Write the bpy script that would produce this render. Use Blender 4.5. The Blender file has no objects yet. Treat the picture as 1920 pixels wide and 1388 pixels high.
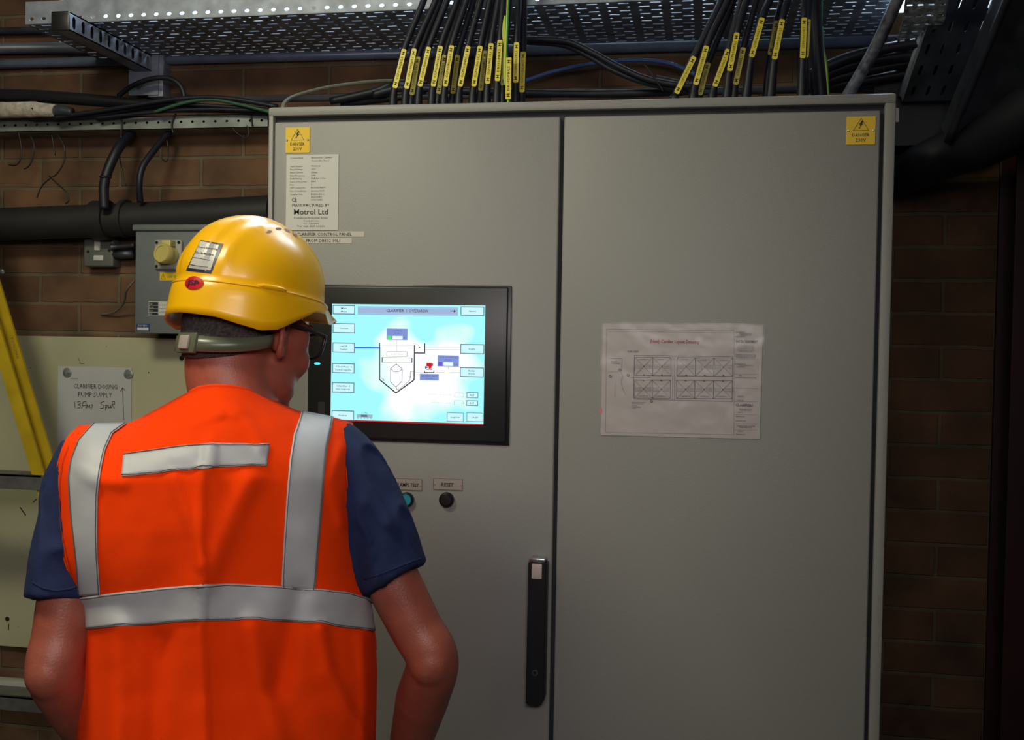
import bpy, bmesh, math, random
import numpy as np
from mathutils import Vector, Matrix, noise
from mathutils.bvhtree import BVHTree
random.seed(7)
C = bpy.context.scene.collection
PI = math.pi

# ---------------------------------------------------------------- camera
CAM = (0.8618, -2.0286, 1.6); YAW, PITCH, ROLL, F = -0.1747, -0.0246, 0.0174, 2000.0
fw = Vector((math.sin(YAW)*math.cos(PITCH), math.cos(YAW)*math.cos(PITCH), math.sin(PITCH)))
r0 = Vector((math.cos(YAW), -math.sin(YAW), 0)); u0 = r0.cross(fw)
rt = r0*math.cos(ROLL)+u0*math.sin(ROLL); up = u0*math.cos(ROLL)-r0*math.sin(ROLL)
camd = bpy.data.cameras.new('camera'); cam = bpy.data.objects.new('camera', camd); C.objects.link(cam)
M4 = Matrix((rt, up, -fw)).transposed().to_4x4(); M4.translation = Vector(CAM)
cam.matrix_world = M4
camd.sensor_width = 36; camd.lens = 36*F/1920; camd.clip_start = .05
sc = bpy.context.scene; sc.camera = cam

# ---------------------------------------------------------------- world, lights, exposure
sc.view_settings.view_transform = 'Standard'; sc.view_settings.look = 'None'
sc.view_settings.gamma = 1; sc.view_settings.use_curve_mapping = False
sc.view_settings.exposure = 0.0
sc.cycles.use_denoising = True
w = bpy.data.worlds.new('world'); sc.world = w; w.use_nodes = True
bg = w.node_tree.nodes['Background']; bg.inputs[0].default_value = (.72, .85, 1, 1); bg.inputs[1].default_value = 3.0
def area(name, loc, target, sx, sy, power, col):
    l = bpy.data.lights.new(name, 'AREA'); l.shape = 'RECTANGLE'; l.size = sx; l.size_y = sy
    l.energy = power; l.color = col
    o = bpy.data.objects.new(name, l); C.objects.link(o); o.location = loc
    d = Vector(target)-Vector(loc); o.rotation_euler = d.to_track_quat('-Z', 'Y').to_euler()
    return o
area('unseen_lamp_light', (-.35, -1.20, 2.75), (-.05, -.45, 1.4), .5, .4, 21, (1, .97, .70))
lb = area('unseen_lamp_light', (.70, -2.30, 2.15), (-.02, -.6, 1.38), 1.3, .5, 7.4, (1, .93, .92)); lb.data.spread = math.radians(95)  # added fill lamp out of view, brightens the worker's back
area('window_daylight', (.5, 1.5, 3.75), (.2, -.8, 1.5), 2.4, 1.4, 190, (.76, .87, 1))

# ---------------------------------------------------------------- pixel helpers (a pixel and a real depth give a place)
def P(px, py, Y):
    d = fw+rt*((px-960)/F)-up*((py-694)/F)
    return Vector(CAM)+d*((Y-CAM[1])/d.y)
def ray(px, py):
    return (fw+rt*((px-960)/F)-up*((py-694)/F)).normalized()

# ---------------------------------------------------------------- materials
MATS = {}
def mat(name, col, rough=.5, metal=0, emit=None, es=1, noise_amt=.0, nscale=30, bump=0, bscale=200, spec=.5, coat=0, sheen=0, col2=None):
    if name in MATS: return MATS[name]
    m = bpy.data.materials.new(name); m.use_nodes = True; nt = m.node_tree; b = nt.nodes['Principled BSDF']
    b.inputs['Base Color'].default_value = (*col, 1); b.inputs['Roughness'].default_value = rough
    b.inputs['Metallic'].default_value = metal; b.inputs['Specular IOR Level'].default_value = spec
    b.inputs['Coat Weight'].default_value = coat; b.inputs['Sheen Weight'].default_value = sheen
    if emit:
        b.inputs['Emission Color'].default_value = (*emit, 1); b.inputs['Emission Strength'].default_value = es
    tc = nt.nodes.new('ShaderNodeTexCoord')
    if noise_amt or col2:
        n = nt.nodes.new('ShaderNodeTexNoise'); n.inputs['Scale'].default_value = nscale; n.inputs['Detail'].default_value = 6
        nt.links.new(tc.outputs['Object'], n.inputs['Vector'])
        cr = nt.nodes.new('ShaderNodeValToRGB'); nt.links.new(n.outputs['Fac'], cr.inputs['Fac'])
        c2 = col2 or tuple(c*(1-noise_amt) for c in col); c1 = col if col2 else tuple(min(1, c*(1+noise_amt)) for c in col)
        cr.color_ramp.elements[0].position = .35; cr.color_ramp.elements[0].color = (*c2, 1)
        cr.color_ramp.elements[1].position = .68; cr.color_ramp.elements[1].color = (*c1, 1)
        nt.links.new(cr.outputs['Color'], b.inputs['Base Color'])
    if bump:
        n2 = nt.nodes.new('ShaderNodeTexNoise'); n2.inputs['Scale'].default_value = bscale; n2.inputs['Detail'].default_value = 3
        nt.links.new(tc.outputs['Object'], n2.inputs['Vector'])
        bp = nt.nodes.new('ShaderNodeBump'); bp.inputs['Strength'].default_value = bump; bp.inputs['Distance'].default_value = .002
        nt.links.new(n2.outputs['Fac'], bp.inputs['Height']); nt.links.new(bp.outputs['Normal'], b.inputs['Normal'])
    MATS[name] = m; return m
def brick_mat(name, c1, c2, mortar, x0, z0, rot=None):
    m = bpy.data.materials.new(name); m.use_nodes = True; nt = m.node_tree; b = nt.nodes['Principled BSDF']
    tc = nt.nodes.new('ShaderNodeTexCoord'); sp = nt.nodes.new('ShaderNodeSeparateXYZ'); cb = nt.nodes.new('ShaderNodeCombineXYZ')
    nt.links.new(tc.outputs['Object'], sp.inputs[0])
    ad = nt.nodes.new('ShaderNodeMath'); ad.operation = 'ADD'; ad.inputs[1].default_value = x0
    az = nt.nodes.new('ShaderNodeMath'); az.operation = 'ADD'; az.inputs[1].default_value = z0
    nt.links.new(sp.outputs['Y' if rot else 'X'], ad.inputs[0]); nt.links.new(sp.outputs['Z'], az.inputs[0])
    nt.links.new(ad.outputs[0], cb.inputs[0]); nt.links.new(az.outputs[0], cb.inputs[1])
    wn = nt.nodes.new('ShaderNodeTexNoise'); wn.inputs['Scale'].default_value = 14; nt.links.new(tc.outputs['Object'], wn.inputs['Vector'])
    mx = nt.nodes.new('ShaderNodeVectorMath'); mx.operation = 'SCALE'; mx.inputs['Scale'].default_value = .006
    nt.links.new(wn.outputs['Color'], mx.inputs[0])
    va = nt.nodes.new('ShaderNodeVectorMath'); nt.links.new(cb.outputs[0], va.inputs[0]); nt.links.new(mx.outputs[0], va.inputs[1])
    br = nt.nodes.new('ShaderNodeTexBrick'); nt.links.new(va.outputs[0], br.inputs['Vector'])
    br.inputs['Scale'].default_value = 1; br.inputs['Brick Width'].default_value = .225; br.inputs['Row Height'].default_value = .075
    br.inputs['Mortar Size'].default_value = .0055; br.inputs['Mortar Smooth'].default_value = .35
    br.inputs['Color1'].default_value = (*c1, 1); br.inputs['Color2'].default_value = (*c2, 1); br.inputs['Mortar'].default_value = (*mortar, 1)
    n = nt.nodes.new('ShaderNodeTexNoise'); n.inputs['Scale'].default_value = 9; n.inputs['Detail'].default_value = 8
    nt.links.new(tc.outputs['Object'], n.inputs['Vector'])
    cr = nt.nodes.new('ShaderNodeValToRGB'); cr.color_ramp.elements[0].position = .3; cr.color_ramp.elements[0].color = (.5, .5, .5, 1)
    cr.color_ramp.elements[1].position = .7; cr.color_ramp.elements[1].color = (1.2, 1.15, 1.1, 1)
    nt.links.new(n.outputs['Fac'], cr.inputs['Fac'])
    mm = nt.nodes.new('ShaderNodeMix'); mm.data_type = 'RGBA'; mm.blend_type = 'MULTIPLY'; mm.inputs['Factor'].default_value = 1
    nt.links.new(br.outputs['Color'], mm.inputs['A']); nt.links.new(cr.outputs['Color'], mm.inputs['B'])
    nt.links.new(mm.outputs['Result'], b.inputs['Base Color']); b.inputs['Roughness'].default_value = .85
    hb = nt.nodes.new('ShaderNodeMath'); hb.operation = 'SUBTRACT'; nt.links.new(n.outputs['Fac'], hb.inputs[0]); nt.links.new(br.outputs['Fac'], hb.inputs[1])
    bp = nt.nodes.new('ShaderNodeBump'); bp.inputs['Strength'].default_value = .7; bp.inputs['Distance'].default_value = .006
    nt.links.new(hb.outputs[0], bp.inputs['Height']); nt.links.new(bp.outputs['Normal'], b.inputs['Normal'])
    return m
M = dict(
    cab=mat('cabinet_paint', (.285, .282, .268), .42, noise_amt=.03, nscale=3, bump=.25, bscale=700),
    cabd=mat('cabinet_black', (.02, .02, .025), .7),
    black=mat('black_plastic', (.012, .012, .014), .38), cable=mat('cable_sheath', (.009, .010, .020), .5),
    galv=mat('galvanised_steel', (.30, .33, .40), .55, .45, noise_amt=.25, nscale=25),
    dsteel=mat('dull_steel', (.07, .077, .10), .45, .6, noise_amt=.3, nscale=20),
    pipe=mat('painted_pipe', (.085, .09, .11), .4, .2, noise_amt=.3, nscale=8),
    bigpipe=mat('black_drain_pipe', (.016, .016, .016), .6, noise_amt=.3, nscale=6),
    yellow=mat('yellow_plate', (.80, .52, .01), .45), mk=mat('marker_yellow', (.80, .66, .03), .4), mkd=mat('marker_dim', (.50, .42, .05), .5),  # second marker yellow is a dim copy, back-row shade put into the colour
    ink=mat('black_ink', (.015, .015, .015), .6), white=mat('white_plate', (.60, .60, .56), .5),
    metalr=mat('rivet_metal', (.6, .6, .6), .3, .8),
    greybox=mat('grey_enclosure', (.155, .175, .18), .5, noise_amt=.12, nscale=7),
    board=mat('painted_board', (.46, .45, .29), .6, noise_amt=.1, nscale=3.5, bump=.15, bscale=60),
    paper=mat('paper', (.50, .50, .50), .6, noise_amt=.03, nscale=10),
    hole=mat('dark_hole', (.01, .008, .006), .9),
    stainless=mat('chrome', (.6, .6, .62), .25, .9),
    wood=mat('beige_plastic', (.42, .36, .22), .5),
    hess=mat('hessian_wrap', (.46, .40, .33), .9, noise_amt=.25, nscale=60, bump=.8, bscale=250),
    ladder=mat('ladder_fibreglass', (.46, .32, .010), .45, noise_amt=.15, nscale=12),
    alu=mat('aluminium_tread', (.17, .17, .16), .45, .5, noise_amt=.2, nscale=30),
)

# ---------------------------------------------------------------- mesh helpers
class MB:
    def __init__(s): s.v = []; s.f = []; s.m = []
    def add(s, vs, fs, m=0):
        n = len(s.v); s.v += [tuple(v) for v in vs]
        for f in fs: s.f.append(tuple(i+n for i in f)); s.m.append(m)
    def box(s, a, b, m=0):
        x0, y0, z0 = a; x1, y1, z1 = b
        s.add([(x0,y0,z0),(x1,y0,z0),(x1,y1,z0),(x0,y1,z0),(x0,y0,z1),(x1,y0,z1),(x1,y1,z1),(x0,y1,z1)],
              [(0,3,2,1),(4,5,6,7),(0,1,5,4),(1,2,6,5),(2,3,7,6),(3,0,4,7)], m)
    def rbox(s, a, b, r=.004, seg=2, m=0):
        bm = bmesh.new(); bmesh.ops.create_cube(bm, size=1)
        c = [(a[i]+b[i])/2 for i in range(3)]; d = [abs(b[i]-a[i]) for i in range(3)]
        for v in bm.verts: v.co = Vector([c[i]+v.co[i]*d[i] for i in range(3)])
        bmesh.ops.bevel(bm, geom=bm.edges[:]+bm.verts[:], offset=min(r, min(d)*.45), segments=seg, affect='EDGES', profile=.5)
        bm.verts.index_update(); s.add([v.co for v in bm.verts], [[v.index for v in f.verts] for f in bm.faces], m); bm.free()
    def quad(s, a, b, c, d, m=0): s.add([a, b, c, d], [(0, 1, 2, 3)], m)
    def cyl(s, a, b, ra, rb=None, n=20, m=0, caps=True):
        a = Vector(a); b = Vector(b); rb = ra if rb is None else rb; d = (b-a).normalized()
        t = Vector((0,0,1)) if abs(d.z) < .9 else Vector((1,0,0)); e = d.cross(t).normalized(); g = d.cross(e)
        vs = []
        for p, r in ((a, ra), (b, rb)):
            for i in range(n):
                q = 2*PI*i/n; vs.append(p+e*(r*math.cos(q))+g*(r*math.sin(q)))
        fs = [(i, (i+1) % n, n+(i+1) % n, n+i) for i in range(n)]
        if caps: fs += [tuple(range(n))[::-1], tuple(range(n, 2*n))]
        s.add(vs, fs, m)
    def tube(s, pts, r, n=10, m=0, sub=6, caps=True, flat=1.0):
        pts = [Vector(p) for p in pts]; k = len(pts); R = r if isinstance(r, (list, tuple)) else [r]*k
        cs, rs = [], []
        if k > 2:
            for i in range(k-1):
                p0 = pts[max(i-1, 0)]; p1 = pts[i]; p2 = pts[i+1]; p3 = pts[min(i+2, k-1)]
                for j in range(sub):
                    t = j/sub
                    cs.append(.5*((2*p1)+(p2-p0)*t+(2*p0-5*p1+4*p2-p3)*t*t+(3*p1-p0-3*p2+p3)*t**3)); rs.append(R[i]*(1-t)+R[i+1]*t)
            cs.append(pts[-1]); rs.append(R[-1])
        else: cs, rs = pts, list(R)
        d0 = (cs[1]-cs[0]).normalized(); t = Vector((0,0,1)) if abs(d0.z) < .9 else Vector((1,0,0)); e = d0.cross(t).normalized()
        vs = []
        for i, c in enumerate(cs):
            d = (cs[min(i+1, len(cs)-1)]-cs[max(i-1, 0)]).normalized()
            e = (e-d*e.dot(d)).normalized(); g = d.cross(e)
            for j in range(n):
                q = 2*PI*j/n; vs.append(c+e*(rs[i]*math.cos(q))+g*(rs[i]*flat*math.sin(q)))
        fs = [(i*n+j, i*n+(j+1) % n, (i+1)*n+(j+1) % n, (i+1)*n+j) for i in range(len(cs)-1) for j in range(n)]
        if caps: fs += [tuple(range(n))[::-1], tuple(range((len(cs)-1)*n, len(cs)*n))]
        s.add(vs, fs, m)
    def prism(s, poly, y0, y1, m=0):          # poly = (x, z) points, extruded along y
        n = len(poly); s.add([(x, y0, z) for x, z in poly]+[(x, y1, z) for x, z in poly],
            [tuple(range(n)), tuple(range(n, 2*n))[::-1]]+[(i, i+n, (i+1) % n+n, (i+1) % n) for i in range(n)], m)
    def lathe(s, c, axis, prof, n=24, m=0):   # prof = (radius, distance along axis)
        a = Vector(axis).normalized(); t = Vector((0,0,1)) if abs(a.z) < .9 else Vector((1,0,0)); e = a.cross(t).normalized(); g = a.cross(e); c = Vector(c)
        vs = [c+a*h+e*(r*math.cos(2*PI*i/n))+g*(r*math.sin(2*PI*i/n)) for r, h in prof for i in range(n)]
        fs = [(k*n+i, k*n+(i+1) % n, (k+1)*n+(i+1) % n, (k+1)*n+i) for k in range(len(prof)-1) for i in range(n)]
        fs += [tuple(range(n))[::-1], tuple(range((len(prof)-1)*n, len(prof)*n))]
        s.add(vs, fs, m)
    def build(s, name, mats, parent=None, smooth=False, normals=True):
        me = bpy.data.meshes.new(name); me.from_pydata(s.v, [], s.f)
        for mm in (mats if isinstance(mats, (list, tuple)) else [mats]): me.materials.append(mm)
        for p, k in zip(me.polygons, s.m): p.material_index = k
        if normals:
            bm = bmesh.new(); bm.from_mesh(me); bmesh.ops.recalc_face_normals(bm, faces=bm.faces); bm.to_mesh(me); bm.free()
        if smooth:
            me.polygons.foreach_set('use_smooth', [True]*len(me.polygons))
            if smooth != 'all':
                try: me.set_sharp_from_angle(angle=math.radians(40))
                except Exception: pass
        o = bpy.data.objects.new(name, me); C.objects.link(o)
        if parent is not None: o.parent = parent; o.matrix_parent_inverse = parent.matrix_world.inverted() if False else Matrix.Translation(-Vector(parent.location))
        return o
def thing(name, label, cat, loc=(0, 0, 0), group=None):
    o = bpy.data.objects.new(name, None); C.objects.link(o); o.location = loc; o.empty_display_size = .05
    o['label'] = label; o['category'] = cat
    if group: o['group'] = group
    return o
def tag(o, label, cat=None, group=None):
    o['label'] = label
    if cat: o['category'] = cat
    if group: o['group'] = group
    return o
def structure(o): o['kind'] = 'structure'; return o

_tx = {}
def textgeo(s, bold=0.0, res=1):
    k = (s, bold, res)
    if k in _tx: return _tx[k]
    cu = bpy.data.curves.new('lettering', 'FONT'); cu.body = s; cu.size = 1; cu.resolution_u = res; cu.offset = bold
    ob = bpy.data.objects.new('lettering', cu); me = bpy.data.meshes.new_from_object(ob)
    v = [(q.co.x, q.co.y) for q in me.vertices]; f = [tuple(p.vertices) for p in me.polygons]
    bpy.data.meshes.remove(me); bpy.data.objects.remove(ob); bpy.data.curves.remove(cu)
    _tx[k] = (v, f); return v, f
class Sheet:
    """a flat sheet with printing: u to the right, v up, n towards the viewer"""
    def __init__(s, mb, o, u=(1, 0, 0), v=(0, 0, 1), n=(0, -1, 0), lay=.00025):
        s.mb, s.o, s.u, s.v, s.n, s.lay = mb, Vector(o), Vector(u), Vector(v), Vector(n), lay
    def p(s, a, b, k=0): return s.o+s.u*a+s.v*b+s.n*(s.lay*k)
    def rect(s, a0, b0, a1, b1, m, k=1): s.mb.quad(s.p(a0, b0, k), s.p(a1, b0, k), s.p(a1, b1, k), s.p(a0, b1, k), m)
    def poly(s, pts, m, k=1): s.mb.add([s.p(a, b, k) for a, b in pts], [tuple(range(len(pts)))], m)
    def frame(s, a0, b0, a1, b1, t, m, k=1):
        s.rect(a0, b0, a1, b0+t, m, k); s.rect(a0, b1-t, a1, b1, m, k); s.rect(a0, b0+t, a0+t, b1-t, m, k); s.rect(a1-t, b0+t, a1, b1-t, m, k)
    def line(s, pts, t, m, k=2):
        for (a, b), (c, d) in zip(pts, pts[1:]):
            L = math.hypot(c-a, d-b) or 1; ex, ey = -(d-b)/L*t/2, (c-a)/L*t/2; fx, fy = (c-a)/L*t/3, (d-b)/L*t/3
            s.poly([(a+ex-fx, b+ey-fy), (a-ex-fx, b-ey-fy), (c-ex+fx, d-ey+fy), (c+ex+fx, d+ey+fy)], m, k)
    def disc(s, a, b, r, m, k=2, n=14, ry=None):
        s.poly([(a+r*math.cos(2*PI*i/n), b+(ry or r)*math.sin(2*PI*i/n)) for i in range(n)], m, k)
    def text(s, t, a, b, h, m, k=3, align='c', width=None, bold=0.0, rot=0, res=1):
        """h = cap height; (a, b) = left/centre of the baseline"""
        v, f = textgeo(t, bold, res)
        if not v: return
        x0 = min(q[0] for q in v); x1 = max(q[0] for q in v); sy = h/.70; sx = sy
        if width: sx = width/max(x1-x0, 1e-4)
        off = {'c': -(x0+x1)/2, 'l': -x0, 'r': -x1}[align]; cr, sr = math.cos(rot), math.sin(rot)
        pts = [((x+off)*sx, y*sy) for x, y in v]
        s.mb.add([s.p(a+x*cr-y*sr, b+x*sr+y*cr, k) for x, y in pts], f, m)
# ================================================================ THE ROOM
WY = .52; T = 2.0644
zr = P(150, 297, WY).z
BM = brick_mat('brickwork', (.17, .092, .046), (.12, .062, .032), (.15, .115, .07), .06+10*.225, -(zr % .075)+.075*20)
BS = brick_mat('brickwork_side', (.17, .092, .046), (.12, .062, .032), (.15, .115, .07), 3, -(zr % .075)+.075*20, rot=True)
WX0, WX1, WZ0, WZ1, CH = -.80, 1.75, 2.365, 4.1, 4.6
b = MB()
b.box((-3.4, WY, 0), (3.4, WY+.25, WZ0)); b.box((-3.4, WY, WZ0), (WX0, WY+.25, CH)); b.box((WX1, WY, WZ0), (3.4, WY+.25, CH)); b.box((WX0, WY, WZ1), (WX1, WY+.25, CH))
structure(b.build('wall_back', BM))
b = MB(); b.box((-3.65, -5, 0), (-3.4, WY+.25, CH)); structure(b.build('wall_left', BS))
b = MB(); b.box((3.4, -5, 0), (3.65, WY+.25, CH)); structure(b.build('wall_right', BS))
b = MB(); b.box((-3.65, -5.25, 0), (3.65, -5, CH)); structure(b.build('wall_front', BM))
b = MB(); b.box((-3.65, -5.25, -.1), (3.65, WY+.25, 0)); structure(b.build('floor', mat('concrete_floor', (.10, .095, .09), .8, noise_amt=.25, nscale=4, bump=.3, bscale=40)))
b = MB(); b.box((-3.65, -5.25, CH), (3.65, WY+.25, CH+.1)); structure(b.build('ceiling', mat('ceiling_sheet', (.25, .25, .25), .8, noise_amt=.1)))
# high window
b = MB(); fmx = mat('window_paint', (.55, .56, .55), .5)
t = .05
b.box((WX0, WY+.10, WZ0), (WX1, WY+.16, WZ0+.015)); b.box((WX0, WY+.10, WZ1-t), (WX1, WY+.16, WZ1))
for i in range(5):
    x = WX0+(WX1-WX0-t)*i/4; b.box((x, WY+.10, WZ0), (x+t, WY+.16, WZ1))
b.box((WX0, WY+.11, 3.2), (WX1, WY+.15, 3.23))
wf = structure(b.build('window_1', fmx))
gm = bpy.data.materials.new('window_glass'); gm.use_nodes = True; nt = gm.node_tree; nt.nodes.remove(nt.nodes['Principled BSDF'])
tr = nt.nodes.new('ShaderNodeBsdfTransparent'); tr.inputs[0].default_value = (.9, .94, .95, 1); gl = nt.nodes.new('ShaderNodeBsdfGlossy'); gl.inputs['Roughness'].default_value = .05
ms = nt.nodes.new('ShaderNodeMixShader'); ms.inputs[0].default_value = .06; nt.links.new(tr.outputs[0], ms.inputs[1]); nt.links.new(gl.outputs[0], ms.inputs[2])
nt.links.new(ms.outputs[0], nt.nodes['Material Output'].inputs['Surface'])
b = MB(); b.box((WX0+.02, WY+.128, WZ0+.02), (WX1-.02, WY+.132, WZ1-.02)); g = b.build('glazing', gm, wf)
# dark red steel column at the right edge
a = P(1893, 600, .40); rc = thing('steel_column', 'dark red painted steel column at the right edge beside the brick wall', 'column', (a.x, .46, 0))
b = MB(); b.rbox((a.x, .38, 0), (a.x+.16, .39, CH-.0), .002); b.box((a.x+.075, .39, 0), (a.x+.085, .505, CH)); b.rbox((a.x, .505, 0), (a.x+.16, .518, CH), .002)
b.build('column_section', mat('red_oxide_paint', (.035, .006, .006), .55, noise_amt=.3, nscale=6), rc)
# hanging lamps out of view; the long one is added to brighten the worker
for x, y, z, wd, dp, lab in ((-.35, -1.20, 2.78, .6, .5, 'square white ceiling light hanging above the worker'), (.70, -2.30, 2.18, 1.4, .6, 'long white fill light added out of view above the camera')):
    t_ = thing('unseen_lamp', lab, 'light', (x, y, z))
    b = MB(); b.rbox((x-wd/2, y-dp/2, z+.02), (x+wd/2, y+dp/2, z+.09), .01); b.build('housing', M['white'], t_)
    b = MB(); b.box((x-.005, y-.005, z+.09), (x+.005, y+.005, CH)); b.build('suspension_rod', M['galv'], t_)

# ================================================================ THE CABINET
cab = thing('control_cabinet', 'large grey two-door electrical control cabinet standing in front of the brick wall', 'cabinet', (.6, .2, 0))
XR = 1.2
gx0, gx1 = P(1050.3, 700, 0).x-.0, 0
zt_door = P(1053, 208, 0).z
b = MB()
b.box((.001, .024, .10), (XR-.001, .42, T-.001))
rim = .0125
b.rbox((0, -.001, .10), (rim-.002, .05, T), .003); b.rbox((XR-.019, -.001, .10), (XR, .05, T), .003)
b.rbox((0, -.003, T-.018), (XR, .05, T), .004); b.rbox((0, -.001, .10), (XR, .05, .118), .003)
b.box((.02, .03, 0), (XR-.02, .40, .10), 1)
b.build('cabinet_body', [M['cab'], M['cabd']], cab, smooth=True)
b = MB(); b.box((rim-.002, .012, .118), (XR-.018, .03, T-.018)); b.build('door_gap_shade', M['cabd'], cab)  # black sheet behind the doors, puts the shade of the gaps into colour
def door(x0, x1):
    b = MB(); b.rbox((x0, -.002, .124), (x1, .016, T-.030), .0035, 3); return b.build('cabinet_door', M['cab'], cab, smooth=True)
gL, gR = P(1050, 260, 0).x, P(1057.5, 260, 0).x
dl = door(rim+.001, gL); dr = door(gR, XR-.0265)
DF = -.002     # door face
# danger plates
def danger(px0, py0, px1, py1, par, lab):
    a = P(px0, py1, DF); c = P(px1, py0, DF); W_, H_ = c.x-a.x, c.z-a.z
    W_ = H_ = .051
    b = MB(); b.rbox((a.x, DF-.0016, a.z), (a.x+W_, DF+.0002, a.z+H_), .0005, 1, 0)
    s = Sheet(b, (a.x, DF-.0016, a.z)); c = W_/2
    s.line([(c, H_*.93), (c-.0135, H_*.50), (c+.0135, H_*.50), (c, H_*.93)], .0007, 1)
    s.poly([(c+.001, H_*.85), (c-.004, H_*.70), (c-.0008, H_*.71), (c-.003, H_*.60), (c+.0045, H_*.74), (c+.001, H_*.73), (c+.004, H_*.83)], 1, 2)
    s.poly([(c-.0045, H_*.62), (c-.0035, H_*.56), (c-.001, H_*.60)], 1, 2)
    s.text('DANGER', c, H_*.29, .0058, 1, width=.030); s.text('230V', c, H_*.10, .0065, 1, width=.018)
    for x in (.0035, W_-.0035): b.lathe((a.x+x, DF-.0016, a.z+H_*.5), (0, -1, 0), [(.0022, 0), (.0022, .0006), (.0012, .0013)], 10, 2)
    tag(b.build('warning_plate', [M['yellow'], M['ink'], M['metalr']], par), lab)
danger(535.5, 239, 580.5, 287.5, dl, 'yellow DANGER 230V plate on the left door')
danger(1586, 222, 1638.5, 272, dr, 'yellow DANGER 230V plate on the right door')
# rating plate
a = P(536, 432, DF); c = P(635.5, 289.5, DF); W_, H_ = c.x-a.x, c.z-a.z
b = MB(); b.box((a.x, DF-.0014, a.z), (c.x, DF, c.z), 0); s = Sheet(b, (a.x, DF-.0014, a.z))
def u(cx): return (cx-85)/(645-85)*W_
def v(cy): return H_-(cy-385)/(1185-385)*H_
rows = [(425, 'Control Panel', 'Benvornie Clarifier'), (458, '', 'Controller Panel'), (515, 'Serial Number', 'M10011-4'), (547, 'Rated Voltage', '230V'), (580, 'Rated Current', '32Amps'),
        (613, 'Rated Frequency', '50Hz'), (645, 'Fault Rating', '5kA for 1 Sec'), (678, 'Degree of Protection', 'IP54'), (710, 'Form', '2'), (742, 'OEM Contract No.', 'BI-1005 40870'),
        (775, 'Date of manufacture', 'January 2022'), (812, 'Complies With', 'BS EN61439-2'), (842, '', '2006/95/EC'), (872, '', '2004/108/EC')]
for y, l, r in rows:
    if l: s.text(l, u(128), v(y), .0030, 2, align='l', width=min(len(l), 17)*.00205)
    s.text(r, u(355), v(y), .0032, 2, align='l', width=len(r)*.0023)
s.text('CE', u(175), v(885), .0085, 1, width=.011, bold=.01); s.text('MANUFACTURED BY', u(355), v(935), .0058, 1, width=u(555)-u(155))
s.text('Motrol Ltd', u(357), v(1018), .0105, 1, width=u(540)-u(175), bold=.006, res=3)
for y, l, wd in ((1062, 'Derryloran Industrial Estate', 365), (1093, 'Cookstown', 165), (1122, 'Co. Tyrone', 165), (1152, 'Tel: 028 867 60200', 300)): s.text(l, u(358), v(y), .0034, 2, width=wd/560*W_)
tag(b.build('rating_plate', [M['white'], M['ink'], mat('grey_ink', (.10, .10, .10), .6)], dl), 'white maker plate with rows of small print')
# embossed strips
tape = mat('label_tape', (.56, .54, .47), .45)
for (x0, y0, x1, y1, txt, tx0, tx1) in ((500, 434.5, 683, 444.5, 'CLARIFIER CONTROL PANEL', 557, 660), (500, 446.5, 660, 456.5, 'SUPPLIED FROM DB102 10L1', 538, 638)):
    a = P(x0, y1, DF); c = P(x1, y0, DF); mz = P((x0+x1)/2, (y0+y1)/2, DF).z; a.z = mz-.0052; c.z = mz+.0052; a.x = max(a.x, .02); b = MB(); b.box((a.x, DF-.0008, a.z), (c.x, DF, c.z), 0); s = Sheet(b, (a.x, DF-.0008, a.z))
    l, r = P(tx0, y1, DF).x, P(tx1, y1, DF).x; s.text(txt, (l+r)/2-a.x, .0024, .0060, 1, width=r-l)
    b.build('label_strip', [tape, M['ink']], dl)
# push buttons with their plates
for (x0, x1, cx, txt, nm, cmat, lab) in ((730, 792, 763, 'LAMPS TEST', 'test_button', mat('blue_lens', (.02, .30, .42), .3), 'blue push button'), (812, 867.5, 838, 'RESET', 'reset_button', M['black'], 'black push button')):
    y0, y1 = 898, 918
    a = P(x0, y1, DF); c = P(x1, y0, DF); b = MB(); b.box((a.x, DF-.0016, a.z), (c.x, DF, c.z), 0); s = Sheet(b, (a.x, DF-.0016, a.z)); W_ = c.x-a.x; H_ = c.z-a.z
    s.frame(.0006, .0006, W_-.0006, H_-.0006, .0005, 3)
    s.text(txt, W_/2+(.0 if txt == 'RESET' else .006), H_*.32, .0068, 1, width=.024 if txt == 'RESET' else .042, bold=.02, res=2)
    for x in (.004, W_-.004): b.lathe((a.x+x, DF-.0016, a.z+H_*.45), (0, -1, 0), [(.002, 0), (.0018, .001)], 8, 2)
    b.build('legend_plate', [mat('brushed_plate', (.42, .38, .34), .4, .3), M['ink'], M['metalr'], M['hole']], dl)
    q = P(cx, 937, DF); b = MB()
    b.lathe(q, (0, -1, 0), [(.0148, -.001), (.0148, .006), (.0135, .009), (.0118, .010), (.0115, .0075)], 32, 0)
    b.lathe(q, (0, -1, 0), [(.0113, .004), (.0113, .0095), (.0105, .0108), (.005, .0112)], 28, 1)
    tag(b.build(nm, [M['black'], cmat], dl, smooth=True), lab)
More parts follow.
